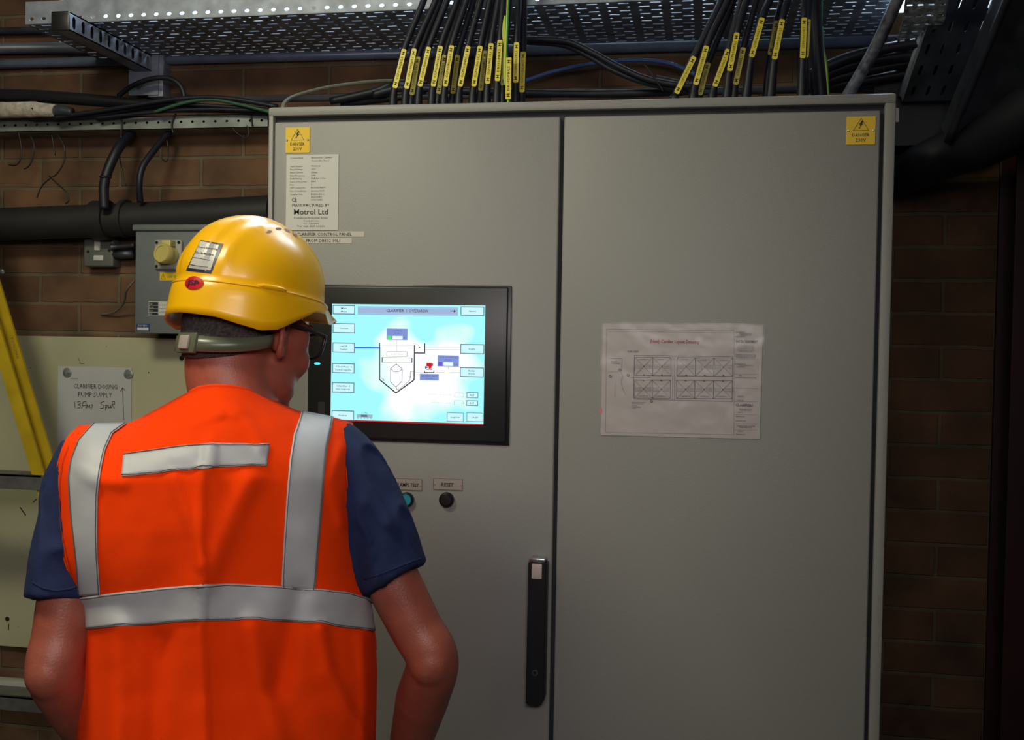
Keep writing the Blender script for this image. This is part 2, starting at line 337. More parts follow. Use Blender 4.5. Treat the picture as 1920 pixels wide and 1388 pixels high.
# door handle
a = P(990, 1315, DF); c = P(1027, 1045, DF)
hx0, hx1, hz0, hz1 = P(992, 1180, DF).x, P(1027, 1180, DF).x, P(1005, 1316, DF).z, P(1010, 1048, DF).z
b = MB(); b.prism([(hx0, hz0), (hx1-.009, hz0), (hx1, hz0+.014), (hx1, hz1), (hx0, hz1)], DF-.028, DF, 0)
bm = bmesh.new()
o = b.build('door_handle', [M['black']], dl); bm.from_mesh(o.data); bmesh.ops.bevel(bm, geom=bm.edges[:], offset=.003, segments=2, affect='EDGES'); bm.to_mesh(o.data); bm.free()
b = MB(); b.rbox((hx0+.002, DF-.027, hz1-.002), (hx1-.004, DF-.002, hz1+.006), .002); tag(b.build('handle_cap', M['stainless'], dl, smooth=True), 'chrome handle end')
b = MB(); b.rbox((hx0+.0075, DF-.031, hz1-.033), (hx1-.009, DF-.027, hz1-.004), .0015); tag(b.build('handle_button', mat('pale_grip', (.62, .50, .47), .4), dl, smooth=True), 'pale square release button')
q = P(1003, 1262, DF-.029); b = MB(); b.lathe(q, (0, -1, 0), [(.0065, -.002), (.0062, .002), (.003, .0022), (.003, -.001)], 18); b.build('key_lock', M['dsteel'], dl, smooth=True)
# hinge block on the right flank, beige connector on the left
q = P(1686, 220, .05); b = MB(); b.rbox((XR+.0005, .03, q.z-.013), (XR+.011, .055, q.z+.013), .002); b.rbox((XR+.0005, .035, q.z+.012), (XR+.006, .05, q.z+.022), .001)
tag(b.build('side_bracket', M['white'], cab), 'small white bracket on the cabinet flank')
q = P(498, 246, .10); b = MB(); b.rbox((-.026, .09, q.z-.017), (-.0005, .15, q.z+.017), .003); tag(b.build('cable_connector', M['wood'], cab, smooth=True), 'beige connector on the cabinet flank')

# ================================================================ TOUCH SCREEN
hmi = thing('touch_screen_panel', 'black framed touch screen showing a clarifier overview, mounted in the left cabinet door', 'screen', (.296, DF, 1.4025))
BX0, BX1, BZ0, BZ1 = .0915, .5016, 1.4030, 1.7115; Y1 = DF-.010
b = MB(); b.rbox((BX0, DF-.004, BZ0), (BX1, DF, BZ1), .003, 2); b.rbox((BX0+.004, Y1, BZ0+.006), (BX1-.006, DF-.003, BZ1-.003), .004, 3)
sx0, sx1, sz0, sz1 = .1425, .4517, 1.4415, 1.6727
bz = b.build('bezel', mat('bezel_plastic', (.018, .018, .018), .35), hmi, smooth=True)
b = MB(); s = Sheet(b, (0, Y1, 0)); q0 = P(840, 554.5, Y1); q1 = P(878, 554.5, Y1); s.text('TOUCH', BX1-.022, BZ1-.021, .003, 0, width=.024) if False else None
q = P(595, 682, Y1); b.lathe(q, (0, -1, 0), [(.0005, -.001), (.0005, .001)], 6)
b = MB(); n = 16; b.add([(q.x+.0062*math.cos(2*PI*i/n), Y1-.0006, q.z+.0021*math.sin(2*PI*i/n)) for i in range(n)]+[(q.x+.0062*math.cos(2*PI*i/n), Y1+.0002, q.z+.0021*math.sin(2*PI*i/n)) for i in range(n)],
      [tuple(range(n))]+[(i, (i+1) % n, n+(i+1) % n, n+i) for i in range(n)])
tag(b.build('status_light', mat('blue_led', (0, .1, .5), emit=(.02, .35, 1), es=6), hmi), 'glowing blue status light')
b = MB(); q = P(603, 765, Y1); b.box((q.x-.007, Y1-.0008, q.z-.035), (q.x+.007, Y1+.001, q.z+.012)); b.build('port_cover', mat('port_plastic', (.028, .028, .028), .5), hmi)
b = MB(); s = Sheet(b, (0, Y1, 0)); s.rect(BX1-.042, BZ1-.0185, BX1-.014, BZ1-.0165, 0, 1); b.build('maker_mark', mat('dim_print', (.10, .10, .11), .4), hmi)
def em(n, c, s=1.0): return mat('screen_'+n, (0, 0, 0), .3, emit=c, es=s, spec=.2)
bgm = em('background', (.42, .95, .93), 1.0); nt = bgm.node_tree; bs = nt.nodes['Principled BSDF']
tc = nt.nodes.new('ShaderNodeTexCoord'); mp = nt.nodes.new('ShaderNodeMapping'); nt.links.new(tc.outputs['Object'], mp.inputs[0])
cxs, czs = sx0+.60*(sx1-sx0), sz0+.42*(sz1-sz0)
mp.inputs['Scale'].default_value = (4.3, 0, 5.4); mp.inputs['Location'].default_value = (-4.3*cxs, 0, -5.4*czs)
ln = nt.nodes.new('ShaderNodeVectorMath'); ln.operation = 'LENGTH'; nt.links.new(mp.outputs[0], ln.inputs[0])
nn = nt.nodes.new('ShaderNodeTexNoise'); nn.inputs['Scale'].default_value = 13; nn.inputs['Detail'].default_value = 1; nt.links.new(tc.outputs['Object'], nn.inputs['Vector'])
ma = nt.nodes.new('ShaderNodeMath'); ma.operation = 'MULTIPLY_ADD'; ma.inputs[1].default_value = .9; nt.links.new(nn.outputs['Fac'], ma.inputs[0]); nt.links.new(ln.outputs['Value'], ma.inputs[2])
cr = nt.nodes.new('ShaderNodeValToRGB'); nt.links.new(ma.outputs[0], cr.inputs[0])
E_ = cr.color_ramp.elements; E_[0].position = .80; E_[0].color = (1.0, 1.0, 1.0, 1); E_[1].position = 1.0; E_[1].color = (.62, .98, .90, 1)  # overexposed glow painted into the emission, white middle to cyan edge
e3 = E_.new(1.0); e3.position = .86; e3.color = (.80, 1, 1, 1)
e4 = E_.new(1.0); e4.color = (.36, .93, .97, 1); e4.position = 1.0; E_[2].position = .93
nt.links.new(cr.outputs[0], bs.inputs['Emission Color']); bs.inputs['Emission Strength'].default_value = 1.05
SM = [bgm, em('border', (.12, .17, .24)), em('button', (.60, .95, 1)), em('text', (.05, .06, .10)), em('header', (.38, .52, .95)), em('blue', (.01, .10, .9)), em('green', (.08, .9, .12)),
      em('red', (.75, .01, .02)), em('purple', (.16, .08, .75)), em('thin', (.30, .36, .28)), em('strip', (.60, .015, .02)), em('dark', (.01, .015, .03)), em('tag', (.22, .30, .68)), em('field', (.85, 1, 1)), em('pale', (.55, .75, .50)), em('greyblue', (.35, .47, .58))]
b = MB(); YS = Y1-.0004; s = Sheet(b, (0, YS, 0), lay=.0001)
def Q(cx, cy):
    xl, xr = 238-(cy-218)*.0145, 1440-(cy-218)*.0155; yb = 1131+(cx-224)*.031
    return sx0+(cx-xl)/(xr-xl)*(sx1-sx0), sz1-(cy-219)/(yb-219)*(sz1-sz0)
def R_(x0, y0, x1, y1, m, k=1): a_ = Q(x0, y1); c_ = Q(x1, y0); s.rect(a_[0], a_[1], c_[0], c_[1], m, k)
def FR(x0, y0, x1, y1, t, m, k=2): a_ = Q(x0, y1); c_ = Q(x1, y0); s.frame(a_[0], a_[1], c_[0], c_[1], t, m, k)
def LN(pts, t, m, k=2): s.line([Q(*p) for p in pts], t, m, k)
def TX(t_, cx, cy, wpx, m=3, h=.0030, k=4, bold=0): q = Q(cx, cy); s.text(t_, q[0], q[1]-h/2, h, m, k=k, width=wpx/4.205/925, bold=bold)
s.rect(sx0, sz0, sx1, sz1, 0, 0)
s.rect(sx0, sz0, sx1, sz0+.0028, 10, 1)
def btn(x0, y0, x1, y1, ls, wd=52, thick=.0016):
    R_(x0, y0, x1, y1, 2, 1); FR(x0, y0, x1, y1, thick, 1, 2)
    for i, l in enumerate(ls): TX(l, (x0+x1)/2, (y0+y1)/2+(i-(len(ls)-1)/2)*24, min(wd, 13*len(l)) if wd < 60 else wd, 3, bold=.012)
btn(243, 228, 423, 300, ['Main', 'Menu'], 45); btn(243, 370, 423, 446, ['Overview'], 70); btn(241, 522, 421, 598, ['Low Lift', 'Pumps'], 62)
btn(239, 684, 419, 758, ['Clarifier 1', 'Control Setpoints'], 130); btn(237, 834, 417, 910, ['Clarifier 1', 'Inlet Setpoints'], 110); btn(234, 1054, 414, 1126, ['Previous'], 66)
btn(1249, 228, 1432, 300, ['Alarms'], 55); btn(1247, 526, 1432, 602, ['RGFs'], 48); btn(1244, 710, 1428, 784, ['Sludge', 'Works'], 55)
btn(1296, 908, 1386, 950, ['RST'], 34, .0012); btn(1294, 972, 1384, 1012, ['RST'], 34, .0012); btn(1144, 1070, 1274, 1138, ['Log Out'], 66, .001); btn(1296, 1070, 1424, 1138, ['Login'], 50, .001)
R_(444, 236, 1230, 300, 15, 1); R_(450, 240, 1224, 296, 4, 2); R_(452, 250, 1222, 288, 15, 2)
TX('CLARIFIER 1 OVERVIEW', 836, 266, 332, 3, .0058, bold=.01)
LN([(1172, 266), (1206, 266)], .001, 11, 4); s.poly([Q(1198, 256), Q(1214, 266), Q(1198, 276)], 11, 4)
R_(672, 408, 838, 496, 12, 2); R_(680, 464, 710, 492, 6, 3); R_(720, 466, 800, 492, 13, 3); TX('CONTROL', 755, 426, 76, 3, .002); TX('MODE', 755, 444, 40, 3, .002); TX('%', 815, 480, 18, 3, .003)
LN([(753, 498), (753, 585)], .0006, 9); LN([(640, 540), (885, 540)], .0005, 9)
FR(672, 588, 836, 626, .0008, 9); TX('IN LETTINGS', 755, 608, 95, 9, .0026); FR(636, 636, 873, 674, .0008, 9); R_(634, 634, 644, 674, 1, 2); R_(866, 636, 876, 674, 1, 2); TX('CLARIFIED FLOW', 755, 655, 110, 14, .002)
LN([(617, 524), (617, 808), (747, 914), (889, 810), (893, 538)], .0022, 11, 3); LN([(893, 598), (972, 598), (972, 524)], .0020, 11, 3)
LN([(616, 560), (627, 560), (627, 792), (655, 815)], .0008, 9); LN([(645, 800), (655, 818), (640, 812)], .0007, 9)
LN([(704, 720), (704, 826), (747, 868), (794, 820), (796, 724), (750, 686), (704, 722), (725, 742), (752, 746), (780, 740), (796, 724)], .0011, 1, 3)
LN([(752, 872), (752, 888), (775, 884), (858, 810), (861, 742), (885, 742)], .0009, 1, 3); LN([(856, 790), (860, 775), (864, 790)], .0007, 1, 3)
LN([(880, 526), (905, 526), (936, 552)], .0009, 14, 3); s.poly([Q(926, 546), Q(942, 558), Q(924, 556)], 11, 4)
LN([(421, 560), (610, 560)], .0026, 5, 3)
for y in (556, 570): LN([(975, y), (1246, y)], .0005, 9)
for y in (738, 750): LN([(893, y), (965, y)], .0005, 9); LN([(1046, y), (1130, y)], .0005, 9); LN([(1176, y), (1244, y)], .0005, 9)
R_(1072, 616, 1238, 702, 12, 2); R_(1078, 668, 1108, 698, 8, 3); R_(1117, 670, 1192, 698, 13, 3); TX('SLUDGE DENSITY', 1155, 632, 130, 3, .002); TX('METER', 1155, 652, 50, 3, .002); TX('mA', 1214, 688, 26, 3, .0028)
LN([(1154, 702), (1154, 728)], .0006, 9)
R_(985, 676, 1028, 704, 7, 3); R_(1026, 680, 1038, 700, 1, 3); R_(1003, 704, 1018, 722, 7, 3); s.poly([Q(975, 700), Q(1000, 712), Q(975, 724)], 5, 4); s.poly([Q(1025, 700), Q(1000, 712), Q(1025, 720)], 7, 4)
LN([(970, 738), (970, 752), (1043, 752), (1043, 738)], .0018, 11, 3); LN([(985, 728), (1030, 728)], .001, 1, 3)
R_(934, 764, 1082, 812, 12, 2); TX('SEDIMENT VALVE', 1008, 778, 120, 3, .0022); TX('CLOSED', 1008, 798, 60, 3, .0022)
TX('Hours run dosing', 1090, 924, 175, 14, .0028); TX('Hours to wash', 1105, 988, 150, 14, .0028); FR(1202, 912, 1274, 944, .0005, 9); FR(1200, 974, 1272, 1006, .0005, 9)
R_(436, 1084, 562, 1104, 15, 2); R_(470, 1086, 520, 1102, 1, 3); TX('CTRL', 498, 1070, 50, 9, .0026)
for i in range(5): R_(438+i*26, 1104, 452+i*26, 1116, 15, 3)
for x0, x1 in ((430, 560), (620, 640), (668, 750), (950, 1040), (1200, 1330)): R_(x0, 1142, x1, 1156, 0, 2) if False else None
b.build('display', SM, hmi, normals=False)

# ================================================================ DRAWING IN A PLASTIC SLEEVE
YP = DF-.0022
lay = thing('layout_drawing', 'printed clarifier layout drawing in a clear sleeve taped to the right door', 'paper', (P(1280, 822, DF).x, DF, P(1280, 822, DF).z))
b = MB(); s = Sheet(b, (0, YP, 0), lay=.00015)
def Q2(cx, cy): q = P(1110+cx/5.553, 590+cy/5.553, YP); return q.x, q.z
TL, TR_, BR, BL = Q2(115, 92), Q2(1780, 110), Q2(1745, 1298), Q2(88, 1255)
n = 24
for j in range(16):
    for i in range(n):
        def pt(i, j):
            a_, c_ = i/n, j/16; x = (TL[0]*(1-a_)+TR_[0]*a_)*(1-c_)+(BL[0]*(1-a_)+BR[0]*a_)*c_; z = (TL[1]*(1-a_)+TR_[1]*a_)*(1-c_)+(BL[1]*(1-a_)+BR[1]*a_)*c_
            return (x, YP+.0006, z)
        b.quad(pt(i, j+1), pt(i+1, j+1), pt(i+1, j), pt(i, j), 0)
def L2(pts, t=.0006, m=1, k=1): s.line([Q2(*p) for p in pts], t, m, k)
def T2(t_, cx, cy, wpx, h=.0025, m=1, k=2, bold=0): q = Q2(cx, cy); s.text(t_, q[0], q[1]-h/2, h, m, k=k, width=wpx/5.553/975, bold=bold, res=0)
L2([(180, 150), (1480, 170), (1475, 1250), (140, 1225), (150, 150), (180, 150)], .0005, 3); L2([(165, 175), (1475, 190)], .0004, 3)
T2('(New) Clarifier Layout Drawing', 858, 280, 495, .0062, 2, bold=.02); T2('PLAN VIEW', 428, 384, 110, .0042)
def tank(x0, y0, x1, y1, up_):
    L2([(x0, y0), (x1, y0), (x1, y1), (x0, y1), (x0, y0)], .0007); L2([(x0, y0), (x1, y1)], .0009, 3); L2([(x1, y0), (x0, y1)], .0009, 3)
    my = (y0+y1)/2
    q = Q2((x0+x1)/2, y1-6 if up_ else y0+4); s.disc(q[0], q[1], .0016, 1, 3, 8); q = Q2((x0+x1)/2, my); s.disc(q[0], q[1], .0016, 1, 3, 8)
    T2('CLARIFIER NO.', (x0+x1)/2, y0+22 if up_ else y1-22, 110, .0024)
    for xx in (x0+42, x1-42):
        for k_ in (-14, 2, 18): T2('FLOCCULATOR', xx, my+k_, 62, .0020)
for a_, b_ in ((445, 632), (632, 822), (885, 1076), (1076, 1270), (1270, 1465)):
    sh = (a_-445)*.008; tank(a_, 445+sh, b_, 635+sh, True); tank(a_-6, 682+sh, b_-6, 870+sh, False)
L2([(440, 424), (1468, 436), (1460, 905), (432, 880), (440, 424)], .0006); L2([(842, 430), (838, 895)], .0005); L2([(862, 432), (858, 895)], .0005); L2([(400, 650), (605, 656)], .0008)
L2([(170, 455), (312, 457), (306, 590), (165, 600)], .0006, 3); T2('INLET', 232, 490, 60, .0024); T2('CHAMBER', 245, 508, 90, .0024)
for x, y in ((190, 642), (375, 632), (292, 576), (618, 902)):
    q = Q2(x, y); s.disc(q[0], q[1], .0026, 1, 3, 10)
    s.disc(q[0], q[1], .0012, 0, 4, 8)
L2([(300, 600), (318, 640), (300, 700), (320, 780), (350, 830)], .0007, 3); L2([(240, 720), (235, 860)], .0005, 3)
for i, (x, y, wd) in enumerate(((485, 914, 140), (478, 930, 120), (445, 950, 60), (458, 964, 85), (435, 976, 40))): T2('NOTE ALL LEVELS IN METRES', x, y, wd, .0018)
for y, wd, h in ((185, 90, 3), (200, 120, 3), (215, 110, 3), (230, 100, 3), (325, 150, 2), (340, 175, 2), (355, 160, 2), (370, 180, 2), (385, 140, 2), (420, 200, 2.6), (436, 210, 2.6), (450, 190, 2.6), (515, 100, 2.2), (530, 140, 2.2), (545, 80, 2.2), (635, 30, 2.5), (657, 210, 2.5), (850, 60, 2), (895, 60, 2), (985, 130, 2.2), (998, 110, 2.2), (1018, 50, 2.2), (1062, 90, 2.4), (1107, 100, 2.4), (1162, 180, 2.6), (1176, 120, 2.2), (1215, 60, 2), (1248, 90, 2.4)):
    T2('DRAWING REVISION NOTES', 1600 if wd > 100 else 1545, y, wd, h*.001)
T2('WATER TREATMENT', 1610, 281, 215, .0045, bold=.03); T2('CLARIFIERS', 1585, 943, 170, .0042, bold=.03)
for y in (465, 620, 765, 905, 1040, 1135, 1200): L2([(1480, y), (1720, y+3)], .0004, 3)
R3 = Q2(80, 1030); R4 = Q2(97, 975); s.rect(R3[0], R3[1], R4[0]+.001, R4[1], 4, 1)
b.build('printed_sheet', [mat('drawing_paper', (.50, .445, .445), .55), mat('drawing_ink', (.09, .07, .09), .6), mat('title_ink', (.42, .03, .05), .6), mat('drawing_ink_faint', (.26, .22, .24), .6), mat('pink_flag', (.9, .15, .18), .5)], lay, normals=False)
slv = bpy.data.materials.new('clear_plastic'); slv.use_nodes = True; nt = slv.node_tree; nt.nodes.remove(nt.nodes['Principled BSDF'])
tr = nt.nodes.new('ShaderNodeBsdfTransparent'); gl = nt.nodes.new('ShaderNodeBsdfGlossy'); gl.inputs['Roughness'].default_value = .32
ms = nt.nodes.new('ShaderNodeMixShader'); ms.inputs[0].default_value = .035; nt.links.new(tr.outputs[0], ms.inputs[1]); nt.links.new(gl.outputs[0], ms.inputs[2]); nt.links.new(ms.outputs[0], nt.nodes['Material Output'].inputs['Surface'])
tcc = nt.nodes.new('ShaderNodeTexCoord'); n2 = nt.nodes.new('ShaderNodeTexNoise'); n2.inputs['Scale'].default_value = 16; nt.links.new(tcc.outputs['Object'], n2.inputs['Vector'])
bp = nt.nodes.new('ShaderNodeBump'); bp.inputs['Strength'].default_value = .5; bp.inputs['Distance'].default_value = .010; nt.links.new(n2.outputs['Fac'], bp.inputs['Height']); nt.links.new(bp.outputs['Normal'], gl.inputs['Normal'])
b = MB(); e = .003; b.quad((BL[0]-e, YP-.0015, BL[1]-e), (BR[0]+e, YP-.0015, BR[1]-e), (TR_[0]+e, YP-.0015, TR_[1]+e), (TL[0]-e, YP-.0015, TL[1]+e))
b.quad((BL[0]-e, YP-.0008, BL[1]-e), (BR[0]+e, YP-.0008, BR[1]-e), (TR_[0]+e, YP-.0008, TR_[1]+e), (TL[0]-e, YP-.0008, TL[1]+e))
tag(b.build('plastic_sleeve', slv, lay, normals=False), 'clear crinkled plastic sleeve')
# ================================================================ CABLE TRAY
TZ = P(785, 17, .20).z; TY0, TY1 = .20, .50
TX0 = P(48, 47, TY0).x; TX1 = P(1705, 10, .22).x
def slot_cell(mb, o, u, v, cu, cv, hu, hv, m=0):
    """one cell of perforated sheet with a rounded slot"""
    ch = min(hu, hv)*.8
    O = [(hu, -(hv-ch)), (hu, hv-ch), (hu-ch, hv), (-(hu-ch), hv), (-hu, hv-ch), (-hu, -(hv-ch)), (-(hu-ch), -hv), (hu-ch, -hv)]
    X = [(cu, -(hv-ch)), (cu, hv-ch), (hu-ch, cv), (-(hu-ch), cv), (-cu, hv-ch), (-cu, -(hv-ch)), (-(hu-ch), -cv), (hu-ch, -cv)]
    K = [(cu, cv), (-cu, cv), (-cu, -cv), (cu, -cv)]
    pts = [Vector(o)+Vector(u)*a+Vector(v)*c for a, c in O+X+K]
    mb.add(pts, [(0, 8, 9, 1), (2, 10, 11, 3), (4, 12, 13, 5), (6, 14, 15, 7), (1, 9, 16, 10, 2), (3, 11, 17, 12, 4), (5, 13, 18, 14, 6), (7, 15, 19, 8, 0)], m)
def solid(o, t, off=0):
    md = o.modifiers.new('thickness', 'SOLIDIFY'); md.thickness = t; md.offset = off; return o
tray = thing('cable_tray', 'long perforated galvanised cable tray running above the cabinet', 'cable tray', (.4, .35, TZ))
b = MB(); rows = 12; cv = (TY1-TY0)/rows/2; x = TX0; per = .066
while x+per < TX1:
    for r in range(rows):
        y = TY0+cv*(2*r+1)
        if r % 2: slot_cell(b, (x+.021, y, TZ), (1,0,0), (0,1,0), .021, cv, .0125, .0030); slot_cell(b, (x+.054, y, TZ), (1,0,0), (0,1,0), .012, cv, .0045, .0034)
        else: slot_cell(b, (x+.012, y, TZ), (1,0,0), (0,1,0), .012, cv, .0045, .0034); slot_cell(b, (x+.045, y, TZ), (1,0,0), (0,1,0), .021, cv, .0125, .0030)
    x += per
TXE = x
solid(b.build('tray_base', M['galv'], tray, normals=False), .0016)
b = MB(); x = TX0; ph = .0205
while x+ph*2 < TXE+.001:
    slot_cell(b, (x+ph/2+.005, TY0, TZ+.011), (1,0,0), (0,0,1), ph/2+.0052, .011, .0058, .0038); x += ph+.0104-.0001
b.quad((TX0, TY0, TZ+.022), (TXE, TY0, TZ+.022), (TXE, TY0, TZ+.05), (TX0, TY0, TZ+.05)); b.quad((TX0, TY0, TZ+.05), (TXE, TY0, TZ+.05), (TXE, TY0+.008, TZ+.05), (TX0, TY0+.008, TZ+.05))
solid(b.build('front_flange', M['galv'], tray, normals=False), .0016)
b = MB(); b.quad((TX0, TY1, TZ), (TXE, TY1, TZ), (TXE, TY1, TZ+.018), (TX0, TY1, TZ+.018)); solid(b.build('rear_flange', M['galv'], tray, normals=False), .0016)
# bracket: slotted channel arm with wall strut
def channel_arm(name, label, x, y0, y1, z, zt, zb):
    t_ = thing(name, label, 'bracket', (x, y1, z))
    b = MB(); w_ = .041
    b.box((x-w_/2, y0, z-w_), (x+w_/2, y1, z-w_+.003)); b.box((x-w_/2, y0, z-w_), (x-w_/2+.003, y1, z)); b.box((x-w_/2, y0, z-.003), (x+w_/2, y1, z))
    n = 10; L = (y1-y0)/n
    for i in range(n): slot_cell(b, (x+w_/2, y0+L*(i+.5), z-w_/2), (0,1,0), (0,0,1), L/2, w_/2, .006, .014)
    b.build('channel_arm', M['galv'], t_)
    b = MB(); b.rbox((x-w_/2-.001, y0-.004, z-w_-.001), (x+w_/2+.001, y0+.002, z+.001), .003); tag(b.build('end_cap', M['black'], t_, smooth=True), 'black plastic end cap')
    b = MB(); b.rbox((x-w_/2+.03, WY-.042, zb), (x+w_/2+.03, WY-.001, zt), .002); b.box((x-w_/2-.02, WY-.046, z-.10), (x+.04, WY-.0422, z+.0)); b.lathe((x-.012, WY-.046, z-.075), (0,-1,0), [(.009, 0), (.009, .007)], 6)
    b.build('wall_strut', M['galv'], t_, smooth=True)
ax = P(114, 44, .12).x
channel_arm('tray_bracket', 'slotted metal bracket arm with black end cap under the left end of the tray', ax, .12, WY-.046, TZ-.0015, TZ-.001, P(275, 182, .48).z)

# ================================================================ PIPES AND CONDUITS ON THE BRICK WALL
def pxpath(pts, Y=None): return [P(p[0], p[1], p[2] if len(p) > 2 else Y) for p in pts]
def run(name, label, cat, pts, r, m, Y=None, n=12, group=None, smooth='all', **k):
    b = MB(); b.tube(pxpath(pts, Y), r, n=n, **k); return tag(b.build(name, m, smooth=smooth), label, cat, group)
run('conduit', 'thin grey conduit on the wall behind the tray front flange', 'conduit', [(-640, 72), (800, 40)], .009, M['dsteel'], .498)
run('conduit', 'dark conduit on the wall at the level of the bracket end cap', 'conduit', [(-640, 98), (240, 88)], .014, M['pipe'], .495)
run('steel_pipe', 'long grey pipe on the brick wall below the tray, bluish window shine painted in', 'pipe', [(-640, 137), (1705, 75)], .0125, mat('pipe_window_shine', (.16, .19, .27), .35, .2, noise_amt=.25, nscale=9), .504, n=16)  # bluish window shine on the pipe is put into its base colour
run('conduit', 'thin dark conduit with a bright top edge just above the cabinet', 'conduit', [(430, 187), (1700, 165)], .0085, M['pipe'], .42)
run('flexible_duct', 'black ribbed hose sloping across the wall at upper left', 'hose', [(-640, 160, .42), (-120, 172, .42), (0, 178, .42), (80, 181, .42), (200, 190, .42), (330, 201, .43), (470, 207, .44)], [.016, .016, .016, .016, .015, .012, .008], M['black'], n=16)
hb = thing('wrapped_pipe', 'pipe end wrapped in pale woven cloth at the left edge', 'pipe', P(50, 208, .40))
b = MB(); b.tube(pxpath([(-640, 222), (0, 207), (60, 206), (104, 208)], .40), [.019, .020, .019, .016], n=18); b.build('cloth_wrap', M['hess'], hb, smooth='all')
b = MB(); b.tube(pxpath([(100, 208), (118, 208), (136, 211)], .40), [.013, .014, .011], n=16); b.build('pipe_end', M['dsteel'], hb, smooth='all')
# perforated channel with cables and ties on it
ch = thing('steel_channel', 'galvanised perforated channel fixed along the wall left of the cabinet', 'channel', P(250, 232, .46))
a, c = P(-640, 236, .44), P(502, 215, .44); za = (a.z+c.z)/2+.001; hC = .034
b = MB(); L = c.x-a.x; n = int(L/.030); L_ = L/n
for i in range(n): slot_cell(b, (a.x+L_*(i+.5), .44, za-hC/2), (1,0,0), (0,0,1), L_/2, hC/2, .0035, .0032)
b.box((a.x, .44, za-hC), (c.x, WY-.001, za-hC+.002)); b.box((a.x, .44, za-.002), (c.x, WY-.001, za))
b.build('channel_section', mat('zinc_channel', (.27, .30, .28), .5, .5, noise_amt=.3, nscale=14), ch)
for i, (pts, r, m_, lab) in enumerate((
    ([(100, 221), (200, 206), (330, 186), (420, 184), (520, 200)], .0058, 'cable', 'upper black cable lying above the wall channel'),
    ([(60, 222), (180, 216), (300, 196), (390, 198), (520, 207)], .005, 'cable', 'middle black cable lying above the wall channel'),
    ([(-60, 222), (150, 219), (250, 210), (400, 208), (520, 213)], .005, 'cable', 'lowest black cable resting on the wall channel'),
    ([(290, 210), (345, 193), (395, 187), (450, 196), (520, 214)], .0042, 'green_sheath', 'thin green cable arching over the channel toward the cabinet'),
    ([(180, 222), (260, 213), (370, 205), (480, 207), (520, 208)], .0045, 'cable', 'thin black cable between the arching cables and the channel'))):
    m2 = mat('green_sheath', (.03, .10, .055), .5) if m_ == 'green_sheath' else M[m_]
    b = MB(); b.tube(pxpath(pts, .40+.012*(i % 3)), r, n=8); tag(b.build('cable', m2, smooth='all'), lab, 'cable')
run('cable', 'black cable looping in an arch in front of the wall strut', 'cable', [(222, 180, .45), (250, 160, .44), (288, 147, .43), (320, 148, .43), (340, 163, .43), (347, 188, .43)], .0062, M['cable'])
# big pipe
bp_ = thing('drain_pipe', 'thick black pipe running along the wall at left behind the junction boxes', 'pipe', P(250, 412, .45))
b = MB(); b.tube(pxpath([(-150, 425), (200, 414), (512, 398)], .452), [.042]*3, n=28, sub=2); b.build('pipe_run', M['bigpipe'], bp_, smooth=True)
b = MB(); b.tube(pxpath([(178, 414), (206, 413)], .452), .050, n=28); b.tube(pxpath([(232, 410), (240, 410)], .452), .0475, n=28); b.build('pipe_coupling', M['bigpipe'], bp_, smooth=True)
run('cable', 'thick black cable dropping from the channel to the black pipe, nearer the left', 'cable', [(247, 250, .47), (222, 278, .42), (203, 318, .40), (195, 350, .395), (196, 392, .395)], .0125, M['cable'])
run('cable', 'black cable dropping from the channel to the black pipe, nearer the cabinet', 'cable', [(318, 248, .47), (292, 278, .43), (268, 312, .40), (261, 345, .395), (263, 378, .41)], .008, M['cable'])
b = MB(); q = P(199, 332, .40); b.tube([(q.x-.014, .398, q.z), (q.x, .382, q.z-.002), (q.x+.016, .398, q.z-.001)], .003, n=6); tag(b.build('cable_tie', M['black'], smooth='all'), 'black tie around the thick dropping cable', 'cable tie')
TI = [([(34, 248), (38, 262), (40, 282), (38, 300), (30, 310), (16, 309)], 'leftmost hooked cable tie end below the channel'),
      ([(57, 254), (64, 272), (62, 295), (54, 312), (45, 317)], 'curved cable tie end second from the left below the channel'),
      ([(97, 252), (100, 270), (103, 291)], 'short straight cable tie end below the channel'),
      ([(108, 252), (120, 275), (121, 300), (108, 325), (94, 335), (78, 350), (69, 372)], 'long wiry tie curling down and left below the channel'),
      ([(92, 330), (108, 345), (124, 360), (129, 375), (123, 382)], 'forked lower wire tail curling right below the channel'),
      ([(228, 215), (227, 260), (224, 290), (230, 325), (236, 348)], 'long straight tie end beside the thick dropping cable'),
      ([(313, 262), (316, 285), (313, 302), (304, 298), (303, 290)], 'small hook shaped tie below the channel between the cables and cabinet'),
      ([(436, 240), (445, 250), (462, 259), (466, 245), (463, 236)], 'looped tie end below the channel closest to the cabinet')]
for pts, lab in TI: run('cable_tie', lab, 'cable tie', pts, .0018, M['black'], .432, n=5)
for pts, lab in (([(325, 250), (322, 232), (330, 213)], 'tie wrapped over the channel near its middle'), ([(473, 236), (471, 225), (472, 214)], 'tie wrapped over the channel near the cabinet')): run('cable_tie', lab, 'cable tie', pts, .0024, M['black'], .436, n=5)

